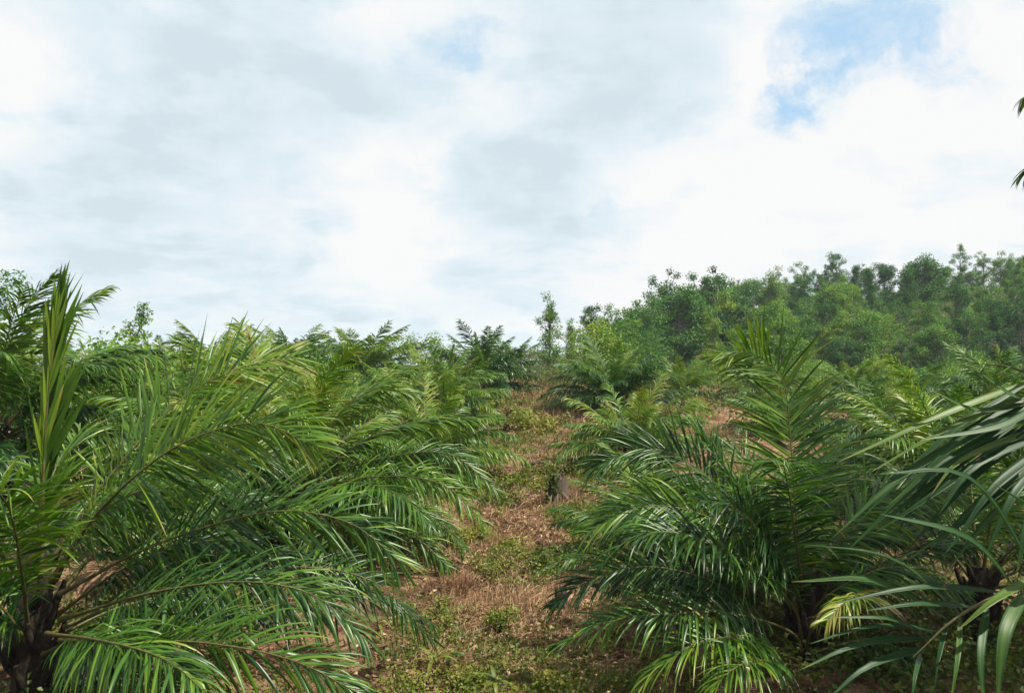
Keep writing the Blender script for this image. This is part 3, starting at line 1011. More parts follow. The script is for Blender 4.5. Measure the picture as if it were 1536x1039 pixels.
own_frond(A, dens=1.55, wmul=.72, pix= [(90, 1000, 7.9), (200, 1010, 7.6), (320, 1050, 7.4), (400, 1110, 7.3)], rg=rg, npairs=46, lmax=.7, wmax=.042, side=(-.2, .95, .1), tint=0.30, droop=0.45, start=.2)
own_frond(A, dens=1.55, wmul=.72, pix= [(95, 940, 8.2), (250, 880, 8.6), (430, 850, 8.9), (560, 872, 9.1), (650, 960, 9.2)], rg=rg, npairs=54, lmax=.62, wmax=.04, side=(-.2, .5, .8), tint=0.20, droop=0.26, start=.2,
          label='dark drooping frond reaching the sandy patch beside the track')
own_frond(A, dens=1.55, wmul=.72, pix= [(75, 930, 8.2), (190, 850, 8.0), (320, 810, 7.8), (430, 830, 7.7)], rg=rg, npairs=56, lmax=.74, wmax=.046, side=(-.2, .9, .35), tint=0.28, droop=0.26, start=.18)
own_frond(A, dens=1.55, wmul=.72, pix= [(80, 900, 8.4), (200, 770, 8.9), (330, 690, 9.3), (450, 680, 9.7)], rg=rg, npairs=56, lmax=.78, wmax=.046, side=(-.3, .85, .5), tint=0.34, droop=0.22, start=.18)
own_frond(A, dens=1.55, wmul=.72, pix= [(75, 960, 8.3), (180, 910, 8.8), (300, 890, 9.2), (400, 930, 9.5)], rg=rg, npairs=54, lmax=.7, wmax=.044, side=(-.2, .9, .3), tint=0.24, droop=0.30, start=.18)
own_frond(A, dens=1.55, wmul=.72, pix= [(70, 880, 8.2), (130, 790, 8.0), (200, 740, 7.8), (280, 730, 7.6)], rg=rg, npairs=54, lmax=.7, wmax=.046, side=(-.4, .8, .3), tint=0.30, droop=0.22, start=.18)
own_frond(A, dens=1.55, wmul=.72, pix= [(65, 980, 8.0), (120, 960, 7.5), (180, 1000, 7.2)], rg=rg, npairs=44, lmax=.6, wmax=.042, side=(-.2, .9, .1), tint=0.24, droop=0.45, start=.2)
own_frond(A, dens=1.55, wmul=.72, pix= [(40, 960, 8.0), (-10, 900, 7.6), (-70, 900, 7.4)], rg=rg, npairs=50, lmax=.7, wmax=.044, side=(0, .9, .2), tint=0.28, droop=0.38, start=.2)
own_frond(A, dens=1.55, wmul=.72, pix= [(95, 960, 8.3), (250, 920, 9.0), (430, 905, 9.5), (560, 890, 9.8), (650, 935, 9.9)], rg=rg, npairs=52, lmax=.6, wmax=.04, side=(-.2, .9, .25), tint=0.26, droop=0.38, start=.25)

rg = np.random.default_rng(511)
for q in range(16):
    if q > 5:
        break
    add_generic(A, 'near', (2, 3, 4, 5, 3, 4)[q % 6], q % 2, rg.uniform(.3, 4.2), rg.uniform(.8, .95), 1.25 - .03 * q, .1, rg.normal(-.06, .05))

# palm B: the palm with the erect frond at the right of the track
rg = np.random.default_rng(502)
dB = 9.2
B = palm_root((1208 - 768) / F * dB, dB, 'close palm right of the track with a tall erect frond facing the viewer', 'close palms framing the track')
close_trunk(B, .95, .14, 62)
own_frond(B, dens=1.6, wmul=.68, pix=[(1207, 1000, 9.2), (1202, 880, 9.2), (1192, 740, 9.3), (1184, 640, 9.4), (1174, 570, 9.45), (1130, 530, 9.4), (1085, 528, 9.3)], rg=rg, npairs=66, lmax=.92, wmax=.052, side=(1, .05, 0), split=110,
          label='tall erect frond with level leaflets on both sides', tint=0.5, droop=0.11, plume=.55, start=.3, fan=(72, 40), kinked=.12)
own_frond(B, dens=1.6, wmul=.68, pix=[(1207, 1000, 9.2), (1204, 890, 9.1), (1192, 800, 8.8), (1182, 730, 8.5), (1172, 690, 8.2), (1155, 690, 7.9)], rg=rg, npairs=56, lmax=.62, wmax=.045, side=(1, 0, 0), split=70,
          tint=0.32, droop=0.38, plume=.6, start=.3, fan=(76, 45), label='shorter erect frond with its pale tip bent over')
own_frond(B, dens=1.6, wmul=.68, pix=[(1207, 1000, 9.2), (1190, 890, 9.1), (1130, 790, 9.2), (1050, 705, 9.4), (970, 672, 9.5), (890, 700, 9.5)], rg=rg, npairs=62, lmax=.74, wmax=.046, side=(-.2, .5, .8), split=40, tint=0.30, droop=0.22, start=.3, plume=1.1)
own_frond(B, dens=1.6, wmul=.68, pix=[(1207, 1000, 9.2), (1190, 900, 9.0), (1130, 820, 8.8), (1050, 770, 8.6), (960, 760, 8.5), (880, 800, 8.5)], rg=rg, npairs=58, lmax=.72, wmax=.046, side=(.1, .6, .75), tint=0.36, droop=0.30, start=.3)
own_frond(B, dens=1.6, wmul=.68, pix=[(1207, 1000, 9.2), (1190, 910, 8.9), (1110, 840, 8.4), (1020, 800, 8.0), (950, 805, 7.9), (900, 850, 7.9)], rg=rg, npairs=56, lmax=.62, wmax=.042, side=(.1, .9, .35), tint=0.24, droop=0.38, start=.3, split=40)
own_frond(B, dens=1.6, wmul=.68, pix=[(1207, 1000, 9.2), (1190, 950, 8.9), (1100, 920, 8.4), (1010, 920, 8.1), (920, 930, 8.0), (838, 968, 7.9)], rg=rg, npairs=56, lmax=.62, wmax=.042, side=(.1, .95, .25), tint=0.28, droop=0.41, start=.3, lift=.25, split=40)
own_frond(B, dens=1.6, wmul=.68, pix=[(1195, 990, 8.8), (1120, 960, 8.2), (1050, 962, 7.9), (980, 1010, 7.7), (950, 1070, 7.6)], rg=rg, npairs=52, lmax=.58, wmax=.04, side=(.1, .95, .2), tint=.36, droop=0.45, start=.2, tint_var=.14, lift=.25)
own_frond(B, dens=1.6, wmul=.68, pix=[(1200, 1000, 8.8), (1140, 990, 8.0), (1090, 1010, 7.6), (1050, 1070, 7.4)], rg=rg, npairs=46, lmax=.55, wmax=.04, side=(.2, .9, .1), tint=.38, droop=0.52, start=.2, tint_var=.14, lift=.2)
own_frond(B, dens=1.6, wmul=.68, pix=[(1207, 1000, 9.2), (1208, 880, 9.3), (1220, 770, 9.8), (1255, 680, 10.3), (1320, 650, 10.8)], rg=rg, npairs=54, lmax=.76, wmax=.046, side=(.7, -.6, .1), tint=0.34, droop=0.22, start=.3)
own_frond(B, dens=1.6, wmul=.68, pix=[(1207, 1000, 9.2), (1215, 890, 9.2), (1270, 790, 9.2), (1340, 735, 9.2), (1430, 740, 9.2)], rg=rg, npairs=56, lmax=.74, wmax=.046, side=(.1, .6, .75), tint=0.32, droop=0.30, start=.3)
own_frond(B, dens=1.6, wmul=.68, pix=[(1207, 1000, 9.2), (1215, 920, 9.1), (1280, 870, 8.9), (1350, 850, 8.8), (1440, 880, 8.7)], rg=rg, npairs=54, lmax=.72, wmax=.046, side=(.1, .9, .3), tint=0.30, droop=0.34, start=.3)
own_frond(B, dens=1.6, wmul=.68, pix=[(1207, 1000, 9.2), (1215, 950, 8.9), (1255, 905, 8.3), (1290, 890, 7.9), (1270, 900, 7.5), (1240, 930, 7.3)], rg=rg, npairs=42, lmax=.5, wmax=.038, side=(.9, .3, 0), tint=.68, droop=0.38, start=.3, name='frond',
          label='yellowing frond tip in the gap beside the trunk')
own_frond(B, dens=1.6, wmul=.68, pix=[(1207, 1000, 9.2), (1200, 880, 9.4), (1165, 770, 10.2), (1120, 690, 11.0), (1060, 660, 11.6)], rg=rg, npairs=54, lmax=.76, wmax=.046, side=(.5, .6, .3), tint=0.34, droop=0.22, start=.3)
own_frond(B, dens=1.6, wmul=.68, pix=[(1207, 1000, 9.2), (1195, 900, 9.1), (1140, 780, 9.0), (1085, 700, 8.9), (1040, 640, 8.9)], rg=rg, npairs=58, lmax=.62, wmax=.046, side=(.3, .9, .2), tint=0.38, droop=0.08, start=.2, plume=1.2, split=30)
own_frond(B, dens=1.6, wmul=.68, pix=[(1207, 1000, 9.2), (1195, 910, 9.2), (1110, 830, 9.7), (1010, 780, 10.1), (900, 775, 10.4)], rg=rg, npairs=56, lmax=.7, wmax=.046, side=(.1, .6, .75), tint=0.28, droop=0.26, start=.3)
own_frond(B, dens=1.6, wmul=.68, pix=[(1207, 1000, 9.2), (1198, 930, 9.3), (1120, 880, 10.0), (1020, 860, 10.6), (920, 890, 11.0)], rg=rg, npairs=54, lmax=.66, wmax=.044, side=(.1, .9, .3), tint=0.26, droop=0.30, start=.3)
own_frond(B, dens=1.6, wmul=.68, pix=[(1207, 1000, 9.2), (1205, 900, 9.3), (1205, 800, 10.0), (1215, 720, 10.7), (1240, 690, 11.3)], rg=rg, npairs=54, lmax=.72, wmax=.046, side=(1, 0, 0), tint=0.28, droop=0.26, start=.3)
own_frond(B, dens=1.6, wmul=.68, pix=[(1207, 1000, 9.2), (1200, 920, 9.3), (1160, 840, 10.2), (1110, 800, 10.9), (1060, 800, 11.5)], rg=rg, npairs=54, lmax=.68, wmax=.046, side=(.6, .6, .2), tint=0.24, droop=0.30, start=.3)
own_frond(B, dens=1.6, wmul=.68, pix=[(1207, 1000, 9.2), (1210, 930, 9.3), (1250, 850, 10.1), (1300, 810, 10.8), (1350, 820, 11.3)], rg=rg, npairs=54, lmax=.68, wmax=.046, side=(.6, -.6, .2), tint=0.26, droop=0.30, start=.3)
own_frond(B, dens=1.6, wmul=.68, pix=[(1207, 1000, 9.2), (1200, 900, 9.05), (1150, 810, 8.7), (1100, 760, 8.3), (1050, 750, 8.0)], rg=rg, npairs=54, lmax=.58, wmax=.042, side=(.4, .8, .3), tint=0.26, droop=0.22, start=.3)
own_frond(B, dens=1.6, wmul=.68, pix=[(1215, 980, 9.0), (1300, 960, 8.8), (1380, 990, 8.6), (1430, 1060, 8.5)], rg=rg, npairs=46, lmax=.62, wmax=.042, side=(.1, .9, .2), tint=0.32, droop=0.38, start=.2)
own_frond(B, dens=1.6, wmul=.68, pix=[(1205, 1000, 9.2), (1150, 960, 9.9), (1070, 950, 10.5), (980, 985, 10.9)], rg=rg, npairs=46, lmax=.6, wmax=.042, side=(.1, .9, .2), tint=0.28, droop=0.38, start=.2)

for q in range(24):
    az = q * 2.4 + rg.normal(0, .2)
    if -.15 < math.sin(az):
        add_generic(B, 'near', (2, 3, 4, 3, 5, 4)[q % 6], q % 2, az, rg.uniform(.72, .9), .75 - .02 * q, .1, rg.normal(-.05, .06))

rg = np.random.default_rng(521)
own_frond(B, dens=1.6, wmul=.68, pix=[(1207, 1000, 9.2), (1100, 890, 8.9), (985, 850, 8.7), (890, 868, 8.6), (832, 908, 8.6)], rg=rg, npairs=54, lmax=.6, wmax=.042, side=(.1, .6, .75), tint=.3, droop=0.26, start=.35)

# palm C: beside the viewer, only its leaf ends reach into the picture
rg = np.random.default_rng(503)
xC, yC = 2.95, 3.6
Cp = palm_root(xC, yC, 'very close palm whose broad blue green leaflets reach in from the photo edge', 'close palms framing the track')
close_trunk(Cp, .75, .16, 63)
base = np.array(Cp.location)


def blade(f, pix, w, tint, twist=0.0, mat=BLUEPALM):
    """one broad leaflet through three photo points at given distances"""
    P = catmull([at(*p) for p in pix], 11) - base
    D = nrm(np.gradient(P, axis=0))
    up = nrm(np.array([0.15, -.75, .75]))
    W = nrm(np.cross(D, np.repeat(up[None], 11, 0)))
    Nn = np.cross(W, D)
    a = np.linspace(0, twist, 11)[:, None]
    W, Nn = W * np.cos(a) + Nn * np.sin(a), Nn * np.cos(a) - W * np.sin(a)
    t = np.linspace(0, 1, 11)
    ww = (np.interp(t, WT, WP) * w * .43)[:, None]
    cols = [P + W * ww * a_ + Nn * ww * h_ for a_, h_ in ((-1, .62), (-.55, .24), (-.5, .30), (0, 0), (.5, .30), (.55, .24), (1, .62))]
    V = np.stack(cols, 1)[None]
    T = tint + .10 * np.array([.2, -.5, .3, 1.2, .3, -.5, .2])[None, :] + rg.uniform(.05, .5) * np.clip((t - .8) / .2, 0, 1)[:, None] ** 1.5
    mb_ = MB()
    mb_.add(V.reshape(-1, 3), strip_faces(1, 11, 7), np.clip(T, 0, 1).reshape(-1))
    return link('leaflet', mb_.mesh('leaflet', mat), f)


def stalk_frond(pix, r0, label=None):
    P = catmull([at(*p) for p in pix], 22) - base
    f = link('frond', rachis_mb(P, r0).mesh('stalk', RACHIS), Cp)
    if label:
        f['label'] = label
    return f


f1 = stalk_frond([(1640, 900, 3.5), (1600, 720, 3.3), (1575, 610, 3.1), (1540, 560, 3.0), (1480, 545, 2.9)], .022, 'frond with leaflets sweeping down across the gap')
for (p0, p1, p2, w, t) in [((1545, 572), (1415, 622), (1258, 692), .032, .75), ((1550, 590), (1430, 640), (1306, 708), .030, .7), ((1556, 600), (1363, 708), (1249, 806), .040, .45),
                           ((1560, 612), (1400, 705), (1268, 828), .036, .4), ((1562, 625), (1420, 725), (1310, 800), .036, .35), ((1566, 640), (1440, 690), (1395, 745), .030, .8),
                           ((1570, 650), (1462, 700), (1408, 772), .046, .25), ((1572, 668), (1490, 730), (1440, 800), .046, .2), ((1540, 606), (1465, 616), (1394, 584), .030, .55),
                           ((1536, 600), (1510, 590), (1458, 549), .030, .6), ((1560, 545), (1530, 545), (1496, 562), .024, .8), ((1560, 560), (1535, 535), (1510, 518), .036, .6),
                           ((1568, 600), (1500, 640), (1380, 660), .034, .5), ((1570, 690), (1520, 740), (1480, 830), .040, .25), ((1575, 640), (1470, 640), (1330, 760), .034, .5),
                           ((1576, 720), (1540, 780), (1525, 860), .040, .3)]:
    blade(f1, [(*p0, 3.1), (*p1, 2.95), (*p2, 2.9)], w, t, rg.normal(0, .5))
f2 = stalk_frond([(1650, 920, 3.3), (1600, 860, 3.0), (1530, 880, 2.8), (1440, 922, 2.7), (1370, 985, 2.7)], .018, 'low frond pointing into the picture with long stiff leaflets')
for (p0, p1, p2, w, t) in [((1548, 850), (1452, 718), (1318, 711), .040, .3), ((1520, 880), (1447, 806), (1318, 770), .038, .35), ((1440, 920), (1337, 840), (1200, 816), .034, .35),
                           ((1420, 928), (1311, 870), (1187, 872), .030, .5), ((1552, 866), (1490, 898), (1434, 946), .034, .72), ((1535, 890), (1506, 950), (1496, 1050), .052, .6),
                           ((1480, 905), (1470, 980), (1476, 1060), .034, .5), ((1440, 925), (1434, 990), (1424, 1060), .026, .55), ((1400, 955), (1290, 966), (1200, 1004), .028, .35),
                           ((1410, 945), (1310, 940), (1215, 965), .024, .35), ((1390, 970), (1300, 1000), (1240, 1050), .028, .3), ((1500, 888), (1380, 880), (1250, 905), .026, .3),
                           ((1460, 910), (1380, 905), (1300, 915), .024, .4), ((1580, 870), (1560, 780), (1485, 722), .044, .25), ((1420, 930), (1405, 990), (1400, 1050), .024, .2),
                           ((1380, 980), (1372, 1010), (1366, 1060), .022, .35), ((1555, 900), (1545, 980), (1560, 1060), .050, .35), ((1395, 965), (1340, 930), (1240, 925), .022, .4)]:
    blade(f2, [(*p0, 2.8), (*p1, 2.65), (*p2, 2.6)], w, t, rg.normal(0, .6))
for q in range(9):
    u = q / 8
    p0 = (1542 + 40 * u, 575 + 150 * u)
    p1 = (1425 + 80 * u + rg.normal(0, 8), 668 + 90 * u + rg.normal(0, 10))
    p2 = (1290 + 130 * u + rg.normal(0, 14), 790 + 60 * u + rg.normal(0, 14))
    blade(f1, [(*p0, 3.2), (*p1, 3.1), (*p2, 3.05)], rg.uniform(.028, .038), rg.uniform(.1, .5), rg.normal(0, .5))
for q, az in enumerate((-.9, -.2, 4.6)):
    add_generic(Cp, 'near', (3, 4, 4)[q], q % 2, az, .85, .75)

# palm D: a tall palm outside the frame; its frond tips hang in and its crown shades the palm below
D = palm_root(8.42, 7.6, 'tall palm past the photo edge whose hanging leaflet tips show against the sky', 'close palms framing the track')
hD = 6.65 - D.location[2]
link('trunk', trunk_mesh(hD, .2, 64), D)
rg = np.random.default_rng(504)
for q in range(34):
    f = q / 33
    az = q * 2.4 + rg.normal(0, .1)
    ci = int(np.clip(round(f * 6 + rg.normal(0, .3)), 0, 6))
    add_generic(D, 'near', ci, q % 2, az, rg.uniform(1.0, 1.15), hD - .1 - .25 * f)

# ------------------------------------------------------------------ ground cover
rng = np.random.default_rng(91)


def track_x(y):
    """centre line of the brown track"""
    return np.interp(y, [6, 10, 14, 18, 24, 30, 38, 46], [-.35, -.1, .25, .35, .6, 1.2, 1.6, 1.7])


def blades_field(n, ylo, yhi, half, hgt, wid, tint, rngs, mask=None, tvar=.15, lean=.5, clump=None):
    y = ylo + (yhi - ylo) * rngs.random(n) ** 1.35
    x = track_x(y) + rngs.normal(0, 1, n) * half * (.45 + y / 22)
    if clump:
        k = max(1, n // clump)
        idx = rngs.integers(0, k, n)
        x = x[idx] + rngs.normal(0, .11, n)
        y = y[idx] + rngs.normal(0, .11, n)
    if mask is not None:
        keep = rngs.random(n) < mask(x, y)
        x, y = x[keep], y[keep]
    m = len(x)
    base = np.stack([x, y, ground(x, y) - .02], 1)
    az = rngs.uniform(0, 2 * np.pi, m)
    ln = lean * rngs.random(m) * 1.4
    d = np.stack([np.cos(az) * ln, np.sin(az) * ln, np.ones(m)], 1)
    up = np.stack([-np.sin(az), np.cos(az), np.zeros(m)], 1) * .4 + np.stack([np.cos(az), np.sin(az), np.zeros(m)], 1)
    far = np.clip(y / 12, .8, 3.5)
    V = strips(base, d, nrm(up), hgt * rngs.uniform(.35, 1.2, m) * np.clip(far, 1, 1.5), wid * far, rngs.uniform(.1, .9, m), 3, 0)
    return blades_mb(V, np.clip(rngs.normal(tint, tvar, m), 0, 1))


pat = lambda x, y: vnoise(x * .55 + 20, y * .55 + 9, 7)
pat2 = lambda x, y: vnoise(x * .8 + 3, y * .8 + 31, 8)
g1 = blades_field(95000, 6.4, 52, 1.6, .22, .010, .5, rng, lambda x, y: .05 + .95 * smooth(.5, .64, pat(x, y)), tvar=.22, lean=2.2, clump=14)
tag(link('dry_grass', g1.mesh('dry_grass', GRASS)), 'dry straw coloured grass along the track', 'dry grass', None, 'stuff')
g3 = blades_field(90000, 6.4, 50, 2.2, .13, .012, .32, rng, None, tvar=.2, lean=3.2)
tag(link('straw_litter', g3.mesh('straw_litter', GRASS)), 'brown fallen straw and leaf litter on the soil', 'litter', None, 'stuff')
g2 = blades_field(70000, 6.4, 52, 2.0, .20, .011, .6, rng, lambda x, y: .05 + .95 * smooth(.46, .62, pat2(x, y)), tvar=.16, lean=.9, clump=18)
tag(link('green_grass', g2.mesh('green_grass', WEED)), 'bright green grass tufts growing in patches on the track', 'grass', None, 'stuff')


def weeds(npl, ylo, yhi, half, rngs, mask, size=.055, hgt=.22, wide=False, tint=.6):
    y = ylo + (yhi - ylo) * rngs.random(npl) ** 1.3
    x = rngs.uniform(-1, 1, npl) * half * (y * .6 + 3) if wide else track_x(y) + rngs.normal(0, 1, npl) * half * (.45 + y / 22)
    keep = rngs.random(npl) < mask(x, y)
    x, y = x[keep], y[keep]
    far = np.clip(y / 12, .8, 3.2)
    c = np.stack([x, y, ground(x, y) + hgt * .35 * far ** .5], 1)
    mb = MB()
    for lo, hi in ((0, 14), (14, 26), (26, 99)):
        s = (y >= lo) & (y < hi)
        if not s.any():
            continue
        f = {0: 1.0, 14: 1.6, 26: 2.5}[lo]
        leaf_cloud(mb, c[s], hgt * rngs.uniform(.5, 1.2, s.sum()) * far[s] ** .5, np.full(s.sum(), {0: 30, 14: 20, 26: 14}[lo]), size * f, rngs, tint, .75, .16)
    return mb


w1 = weeds(5500, 6.4, 50, 1.7, rng, lambda x, y: (1 - .7 * smooth(20, 30, y)) * (.03 + .97 * smooth(.5, .64, pat2(x, y))) * (.3 + .7 * smooth(9.5, 13, y)))
tag(link('broadleaf_weeds', w1.mesh('broadleaf_weeds', WEED, smooth=False)), 'yellow green leafy weeds in patches beside the track', 'weeds', None, 'stuff')
w2 = weeds(15000, 6.0, 62, 1.0, rng, lambda x, y: smooth(1.3, 3.4 + 1.2 * smooth(12, 8, y), np.abs(x - track_x(y))) * (1 - .85 * smooth(1.9, 1.2, np.hypot((x - 6.4) / 2.2, (y - 27) / 6))) * (.12 + .88 * smooth(.38, .6, pat(x, y))), .07, .36, True, .42)
tag(link('ground_cover', w2.mesh('ground_cover', WEED, smooth=False)), 'green creeping ground cover between the palm rows', 'ground cover', None, 'stuff')


# undergrowth filling the wood and the far side of the ridge
m = 5200
y = 54 + 98 * rng.random(m)
x = -2 + (.72 * y + 8) * rng.random(m)
ug = MB()
leaf_cloud(ug, np.stack([x, y, ground(x, y) + .25], 1), rng.uniform(.5, 1.1, m), np.full(m, 26), .3, rng, .42, .7, .25)
tag(link('undergrowth', ug.mesh('undergrowth', TREE, smooth=False)), 'dense green undergrowth between the trees of the hill wood', 'undergrowth', None, 'stuff')
hz = bpy.data.materials.new('haze')
hz.use_nodes = True
hn = NT(hz.node_tree)
pv = hn.n('ShaderNodeVolumePrincipled')
pv.inputs['Color'].default_value = (.76, .89, 1, 1)
pv.inputs['Density'].default_value = HAZE
hn.put(hn.n('ShaderNodeOutputMaterial').inputs[1], pv.outputs[0])
hx, hy0, hy1, hz0, hz1 = 1000, -600, 1300, -14, 34
mb = MB()
mb.add([(sx * hx, yy, zz) for zz in (hz0, hz1) for yy in (hy0, hy1) for sx in (-1, 1)],
       [(0, 2, 3, 1), (4, 5, 7, 6), (0, 1, 5, 4), (2, 6, 7, 3), (0, 4, 6, 2), (1, 3, 7, 5)])
if HAZE > 0:
    tag(link('haze', mb.mesh('haze', hz, smooth=False)), 'faint pale haze over the far hill', None, None, 'stuff')


# bushy clumps of weeds one can point to
def weed_clump(px, py, d, r, h, label, seed, tint=.65, mat=WEED, name='leafy_weed', leaf=.07, n=420):
    q = at(px, py, d)
    rg_ = np.random.default_rng(seed)
    mb = MB()
    k = 9
    cs = np.stack([rg_.normal(0, r * .45, k), rg_.normal(0, r * .45, k), rg_.uniform(.15, .8, k) * h], 1)
    leaf_cloud(mb, cs, np.full(k, r * .45), np.full(k, n // k), leaf, rg_, tint, .8)
    e = bpy.data.objects.new(name, None)
    COL.objects.link(e)
    e.location = (q[0], d, gz(q[0], d))
    tag(e, label, 'weed', 'leafy weed clumps on the track')
    sm = MB()
    for c_ in cs:
        tube(sm, catmull([(0, 0, -.03), c_ * .5 + [0, 0, .02], c_], 5), np.linspace(.008, .003, 5), 4)
    link('stem', sm.mesh('stem', RACHIS), e)
    link('foliage', mb.mesh('foliage', mat, smooth=False), e)


weed_clump(778, 640, 29, .9, .7, 'bright yellow green weed clump across the track near its top', 1, .8, leaf=.14)
weed_clump(735, 610, 33, .8, .7, 'olive weed clump under the palm with dead fronds', 2, .6, leaf=.14)
weed_clump(822, 650, 28, .7, .6, 'lime weed clump touching the low bushy palm', 3, .85, leaf=.13)
weed_clump(752, 752, 17.6, .5, .45, 'green weed clump in the track left of the fallen branch', 4, .55, leaf=.09)
weed_clump(820, 850, 13, .36, .4, 'dark green leafy clump in the middle of the brown track', 5, .35, leaf=.07)
weed_clump(700, 800, 15, .45, .3, 'low lime weed clump left of the track middle', 6, .75, leaf=.08)
weed_clump(770, 825, 14, .5, .3, 'spreading yellow green weed clump uphill of the dry grass tuft', 7, .75, leaf=.08)
weed_clump(846, 1030, 8.4, .22, .2, 'small lime weed clump at the bottom of the track', 8, .9, leaf=.05)
weed_clump(610, 1030, 8.4, .4, .25, 'yellow green weed clump below the broken leaf seedling', 9, .8, leaf=.05, n=700)
weed_clump(700, 1000, 9.0, .35, .2, 'low weed clump between the two seedlings', 10, .75, leaf=.05, n=600)
weed_clump(745, 935, 10.6, .3, .35, 'upright pale green weed under the dry grass tuft', 11, .7, leaf=.06)
weed_clump(925, 850, 12.2, .4, .4, 'pale weed clump under the arching frond right of the track', 12, .75, leaf=.08)


# tufts of tall dry grass
def tuft(px, py, d, n, r, h, label, seed, tint=.68):
    q = at(px, py, d)
    rg_ = np.random.default_rng(seed)
    x, y = rg_.normal(0, r, n), rg_.normal(0, r * .6, n)
    z = ground(q[0] + x, d + y) - gz(q[0], d)
    az = rg_.uniform(0, 6.28, n)
    l = rg_.random(n) ** 1.5 * 1.6
    D = np.stack([np.cos(az) * l, np.sin(az) * l, np.ones(n)], 1)
    up = np.stack([np.cos(az + .6), np.sin(az + .6), np.zeros(n)], 1)
    fall = np.exp(-(x / (r * 1.3)) ** 2 - (y / (r * .8)) ** 2)
    V = strips(np.stack([x, y, z - .02], 1), D, up, h * fall * rg_.uniform(.4, 1.2, n), np.full(n, .011), rg_.uniform(.1, .8, n), 4, 0)
    o = link('dry_grass_tuft', blades_mb(V, np.clip(rg_.normal(tint, .14, n), 0, 1)).mesh('dry_grass_tuft', GRASS), None, (q[0], d, gz(q[0], d)))
    tag(o, label, 'grass tuft', 'tufts of dry grass on the track', 'stuff')


tuft(765, 900, 11.6, 1700, .6, .45, 'large tuft of tall straw coloured grass in the track', 1, .72)
tuft(690, 880, 12, 700, .3, .35, 'brown grass tuft left of the large straw tuft', 2, .4)
tuft(820, 612, 35, 1600, 1.3, .6, 'pinkish dry grass patch on the slope at the track head', 3, .62)
tuft(785, 598, 38, 1600, 1.5, .6, 'dry grass patch below the scrub bush at the track head', 4, .58)
tuft(1060, 640, 27, 1400, 1.3, .6, 'reddish dry grass on the slope between the palms at right', 5, .55)
tuft(880, 860, 12.3, 500, .28, .35, 'short straw tuft beside the pale weed clump', 6, .6)
tuft(650, 985, 9.4, 400, .25, .3, 'thin dry grass tuft above the broken leaf seedling', 7, .5)

# fallen dry fronds / leaf pieces, branches, stumps, seedlings


def stick(px, py, d, L, az, r, label, seed, tilt=.03, mat=WOOD, cat='branch', name='fallen_branch'):
    q = at(px, py, d)
    rg_ = np.random.default_rng(seed)
    s = np.linspace(-.5, .5, 7)
    P = np.stack([s * L, np.cumsum(rg_.normal(0, .02, 7)) * L * .3, r * .6 + .03 + s * L * tilt], 1)
    mb = MB()
    tube(mb, P, np.linspace(r, r * .5, 7) * rg_.uniform(.85, 1.15, 7), 7)
    mb.add(np.vstack([P[:1]]), np.zeros((0, 3), int))
    o = link(name, mb.mesh(name, mat), None, (q[0], d, gz(q[0], d)), (0, 0, az))
    tag(o, label, cat, 'fallen branches on the track')


stick(795, 745, 18.6, .95, .25, .035, 'thin grey fallen branch lying across the track', 1)
stick(815, 768, 17.2, .42, -.05, .05, 'short pale log beside the tree stump', 2)
stick(830, 712, 21.5, 1.9, .5, .04, 'long dark branch half buried where the track narrows', 3, mat=CHAR)
stick(700, 945, 10.2, .9, .35, .012, 'thin pale twig leaning over weeds near the seedling', 4, .25)
stick(1085, 668, 25, 1.4, -.3, .05, 'grey branch on the brown slope behind the erect frond', 5)
stick(780, 700, 22.8, .9, .1, .03, 'small dry branch above the fallen grey branch', 6)


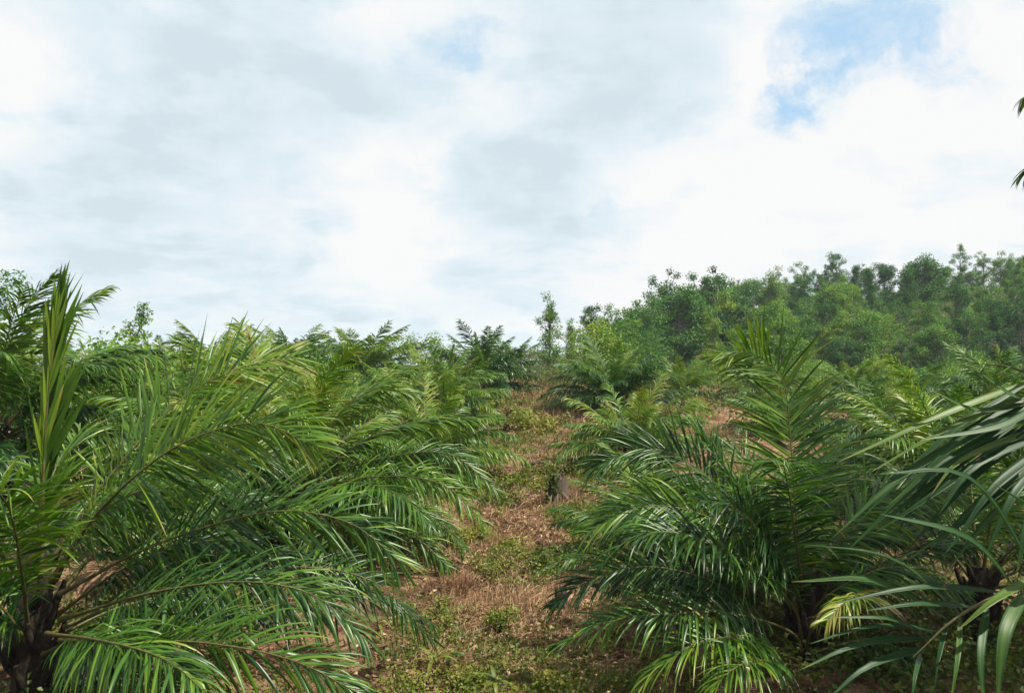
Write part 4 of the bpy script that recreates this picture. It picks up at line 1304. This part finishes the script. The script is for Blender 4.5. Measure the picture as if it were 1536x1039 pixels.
def stump(px, py, d, h, r, label, seed, mat=WOOD, ivy=True, jag=.25):
    q = at(px, py, d)
    rg_ = np.random.default_rng(seed)
    e = bpy.data.objects.new('tree_stump', None)
    COL.objects.link(e)
    e.location = (q[0], d, gz(q[0], d))
    tag(e, label, 'stump', 'stumps beside the track')
    mb = MB()
    k, n_ = 16, 7
    a = np.linspace(0, 2 * np.pi, k, endpoint=False)
    rad = r * (1 + .18 * np.sin(a * 3 + seed) + rg_.normal(0, .06, k))
    top = h * (1 - jag * rg_.random(k))
    V = []
    for t in np.linspace(0, 1, n_):
        rr = rad * np.interp(t, [0, .2, 1], [1.55, 1.08, .9])
        V.append(np.stack([np.cos(a) * rr, np.sin(a) * rr, -.08 + t * (top + .08)], 1))
    V = np.concatenate(V)
    i_, j_ = np.meshgrid(np.arange(n_ - 1), np.arange(k), indexing='ij')
    mb.add(V, np.stack([i_ * k + j_, i_ * k + (j_ + 1) % k, (i_ + 1) * k + (j_ + 1) % k, (i_ + 1) * k + j_], -1).reshape(-1, 4))
    for k_ in range(6):                                          # roots flaring into the soil
        az = k_ * 1.05 + rg_.uniform(-.3, .3)
        dx, dy, L_ = math.cos(az), math.sin(az), r * rg_.uniform(1.7, 2.6)
        tube(mb, catmull([(dx * r * .6, dy * r * .6, h * .3), (dx * r * 1.25, dy * r * 1.25, h * .1), (dx * L_, dy * L_, -.05)], 6), np.linspace(r * .34, r * .1, 6), 6)
    for k_ in range(9):                                          # splinters along the broken rim
        az = rg_.uniform(0, 6.28)
        p_ = np.array([math.cos(az) * r * .72, math.sin(az) * r * .72, h * .62])
        tube(mb, np.array([p_, p_ + [rg_.normal(0, .015), rg_.normal(0, .015), h * rg_.uniform(.2, .55)]]), [r * .16, r * .02], 5)
    link('bark', mb.mesh('bark', mat), e)
    cm = MB()
    ring = V[-k:] * np.array([.97, .97, 1]) - [0, 0, .01]
    cm.add(np.vstack([ring, [[0, 0, h * .7]]]), np.array([[z, (z + 1) % k, k] for z in range(k)]))
    link('broken_top', cm.mesh('broken_top', mat), e)
    if ivy:
        im = MB()
        cs = np.stack([-r * rg_.uniform(.2, 1.2, 10), -r * rg_.uniform(.3, 1.1, 10), rg_.uniform(.1, 1, 10) * h], 1)
        leaf_cloud(im, cs, np.full(10, .12), np.full(10, 32), .07, rg_, .3, .9)
        link('creeper', im.mesh('creeper', WEED, smooth=False), e)


stump(838, 755, 18, .58, .19, 'broken tree stump with creeper standing beside the track', 3, DBARK, True, .45)
stump(760, 648, 29, .75, .09, 'thin dark stump in the track below the palm with dead fronds', 5, CHAR, False, .4)
stump(862, 612, 35, .8, .12, 'dark stump in front of the wide palm right of the track', 8, CHAR, False, .4)
stump(1024, 605, 33, .9, .1, 'charred stump standing on the reddish slope', 9, CHAR, False, .3)
stump(842, 905, 11.2, .3, .09, 'charred stump in shade at the right edge of the track', 10, CHAR, False, .5)
# white cut stake at the bottom
q = at(1120, 1020, 7.6)
mb = MB()
tube(mb, np.array([[0, 0, -.1], [.005, 0, .15], [.012, 0, .3]]) * [1, 1, 1], np.array([.022, .02, .018]), 7)
tag(link('cut_stake', mb.mesh('cut_stake', CUT), None, (q[0], 7.6, q[2] - .18)), 'pale cut stake poking up below the erect frond palm', 'stake')


def seedling(px, py, d, nl, L, label, seed, tint, wl=.05):
    q = at(px, py, d)
    rg_ = np.random.default_rng(seed)
    e = bpy.data.objects.new('seedling', None)
    COL.objects.link(e)
    z0 = gz(q[0], d)
    e.location = (q[0], d, z0)
    tag(e, label, 'seedling', 'leafy seedlings at the bottom of the track')
    hh = max(.12, q[2] - z0)
    sm = MB()
    tube(sm, catmull([(0, 0, -.03), (.01, 0, hh * .5), (0, .01, hh)], 6), np.linspace(.008, .005, 6), 5)
    link('stem', sm.mesh('stem', RACHIS), e)
    for k_ in range(nl):
        az = k_ * 2.4 + rg_.normal(0, .3)
        el = rg_.uniform(.1, .9)
        d_ = np.array([[math.cos(az) * math.cos(el), math.sin(az) * math.cos(el), math.sin(el)]])
        V = strips(np.array([[0, 0, hh * rg_.uniform(.7, 1)]]), d_, np.array([[0, 0, 1.0]]) + rg_.normal(0, .2, (1, 3)), np.array([L * rg_.uniform(.7, 1.1)]), np.array([wl]),
                   np.array([rg_.uniform(.3, .9)]), 7, .35)
        link('leaf', blades_mb(V, np.array([np.clip(rg_.normal(tint, .1), 0, 1)])).mesh('leaf', WEED), e)


seedling(652, 985, 8.9, 7, .34, 'young seedling with a long broken yellow leaf at the track bottom', 1, .75)
seedling(742, 1015, 8.3, 8, .26, 'small seedling with spreading green leaves at the bottom of the track', 2, .55)
seedling(566, 930, 10.4, 6, .3, 'seedling under the dark drooping frond at the left track side', 3, .6)
seedling(672, 985, 9.1, 5, .2, 'bluish green seedling right beside the broken leaf seedling', 4, .25, .06)

for k_, (px, py, d, az, sc, lab) in enumerate([(862, 705, 21, 2.6, .75, 'dark brown dead frond heaped at the right where the track narrows'),
                                             (705, 905, 11.3, .4, .5, 'withered frond lying flat on the lower track near the palm tips'),
                                             (800, 985, 9.2, 2.9, .45, 'dead frond fallen across the dark litter at the bottom of the track'),
                                             (735, 690, 23.5, .2, .7, 'dry frond lying beside the palm at the left track edge'),
                                             (1075, 655, 26, 3.0, .8, 'dry frond dropped on the reddish slope between palms'),
                                             (560, 850, 12.2, -.3, .6, 'pale dry frond on the sandy patch under the sweeping palm')]):
    q = at(px, py, d)
    rg = np.random.default_rng(600 + k_)
    P = np.stack([np.linspace(-1.2, 1.2, 16), .12 * np.sin(np.linspace(0, 3, 16)), np.zeros(16)], 1)
    P[:, 2] = ground(q[0] + (P[:, 0] * math.cos(az)) * sc, d + P[:, 0] * math.sin(az) * sc) / sc - gz(q[0], d) / sc + .08
    V, tn = frond_geo(P, np.array([0, 1.0, 0]), rg, 46, .42, .03, 'mid', droop=.25, tint=.97 if k_ else .9, tint_var=.05, kinked=.5)
    e = link('fallen_frond', rachis_mb(P, .02, sides=5).mesh('stalk', WOOD), None, (q[0], d, gz(q[0], d)), (0, 0, az), sc)
    tag(e, lab, 'dead frond', 'dead fronds on the ground')
    l = link('leaflets', blades_mb(V, tn).mesh('leaflets', PALM), e)
    l['kind'] = 'stuff'

# dead leaves scattered on the bare soil: one mass
rg = np.random.default_rng(8)
m = 5200
y = 6.6 + 12 * rg.random(m) ** 1.4
x = track_x(y) + rg.normal(0, 1.0, m)
mb = MB()
leaf_cloud(mb, np.stack([x, y, ground(x, y) + .015], 1), np.full(m, .02), np.full(m, 1), .085, rg, .55, .3, .25)
tag(link('fallen_leaves', mb.mesh('fallen_leaves', GRASS, smooth=False)), 'dead brown leaves lying on the bare soil', 'dead leaves', None, 'stuff')
# things that would share a label are told apart by their order across the view
same = {}
for o in bpy.data.objects:
    if o.parent is None and 'label' in o and 'category' in o:
        same.setdefault(o['label'], []).append(o)
for lab, os_ in same.items():
    k = len(os_)
    if k < 2:
        continue
    os_.sort(key=lambda o: o.location.x / o.location.y)
    wd = {2: ['left', 'right'], 3: ['left', 'middle', 'right']}.get(k) or ['leftmost'] + ['second', 'third', 'fourth', 'fifth', 'sixth', 'seventh', 'eighth', 'ninth', 'tenth', 'eleventh', 'twelfth'][:k - 2] + ['rightmost']
    for o, w in zip(os_, wd):
        t = (w + ' ' + lab).split()
        for drop in ('green', 'skyline', 'the'):
            if len(t) > 16 and drop in t:
                t.remove(drop)
        o['label'] = ' '.join(t)
print('objects', len(bpy.data.objects))
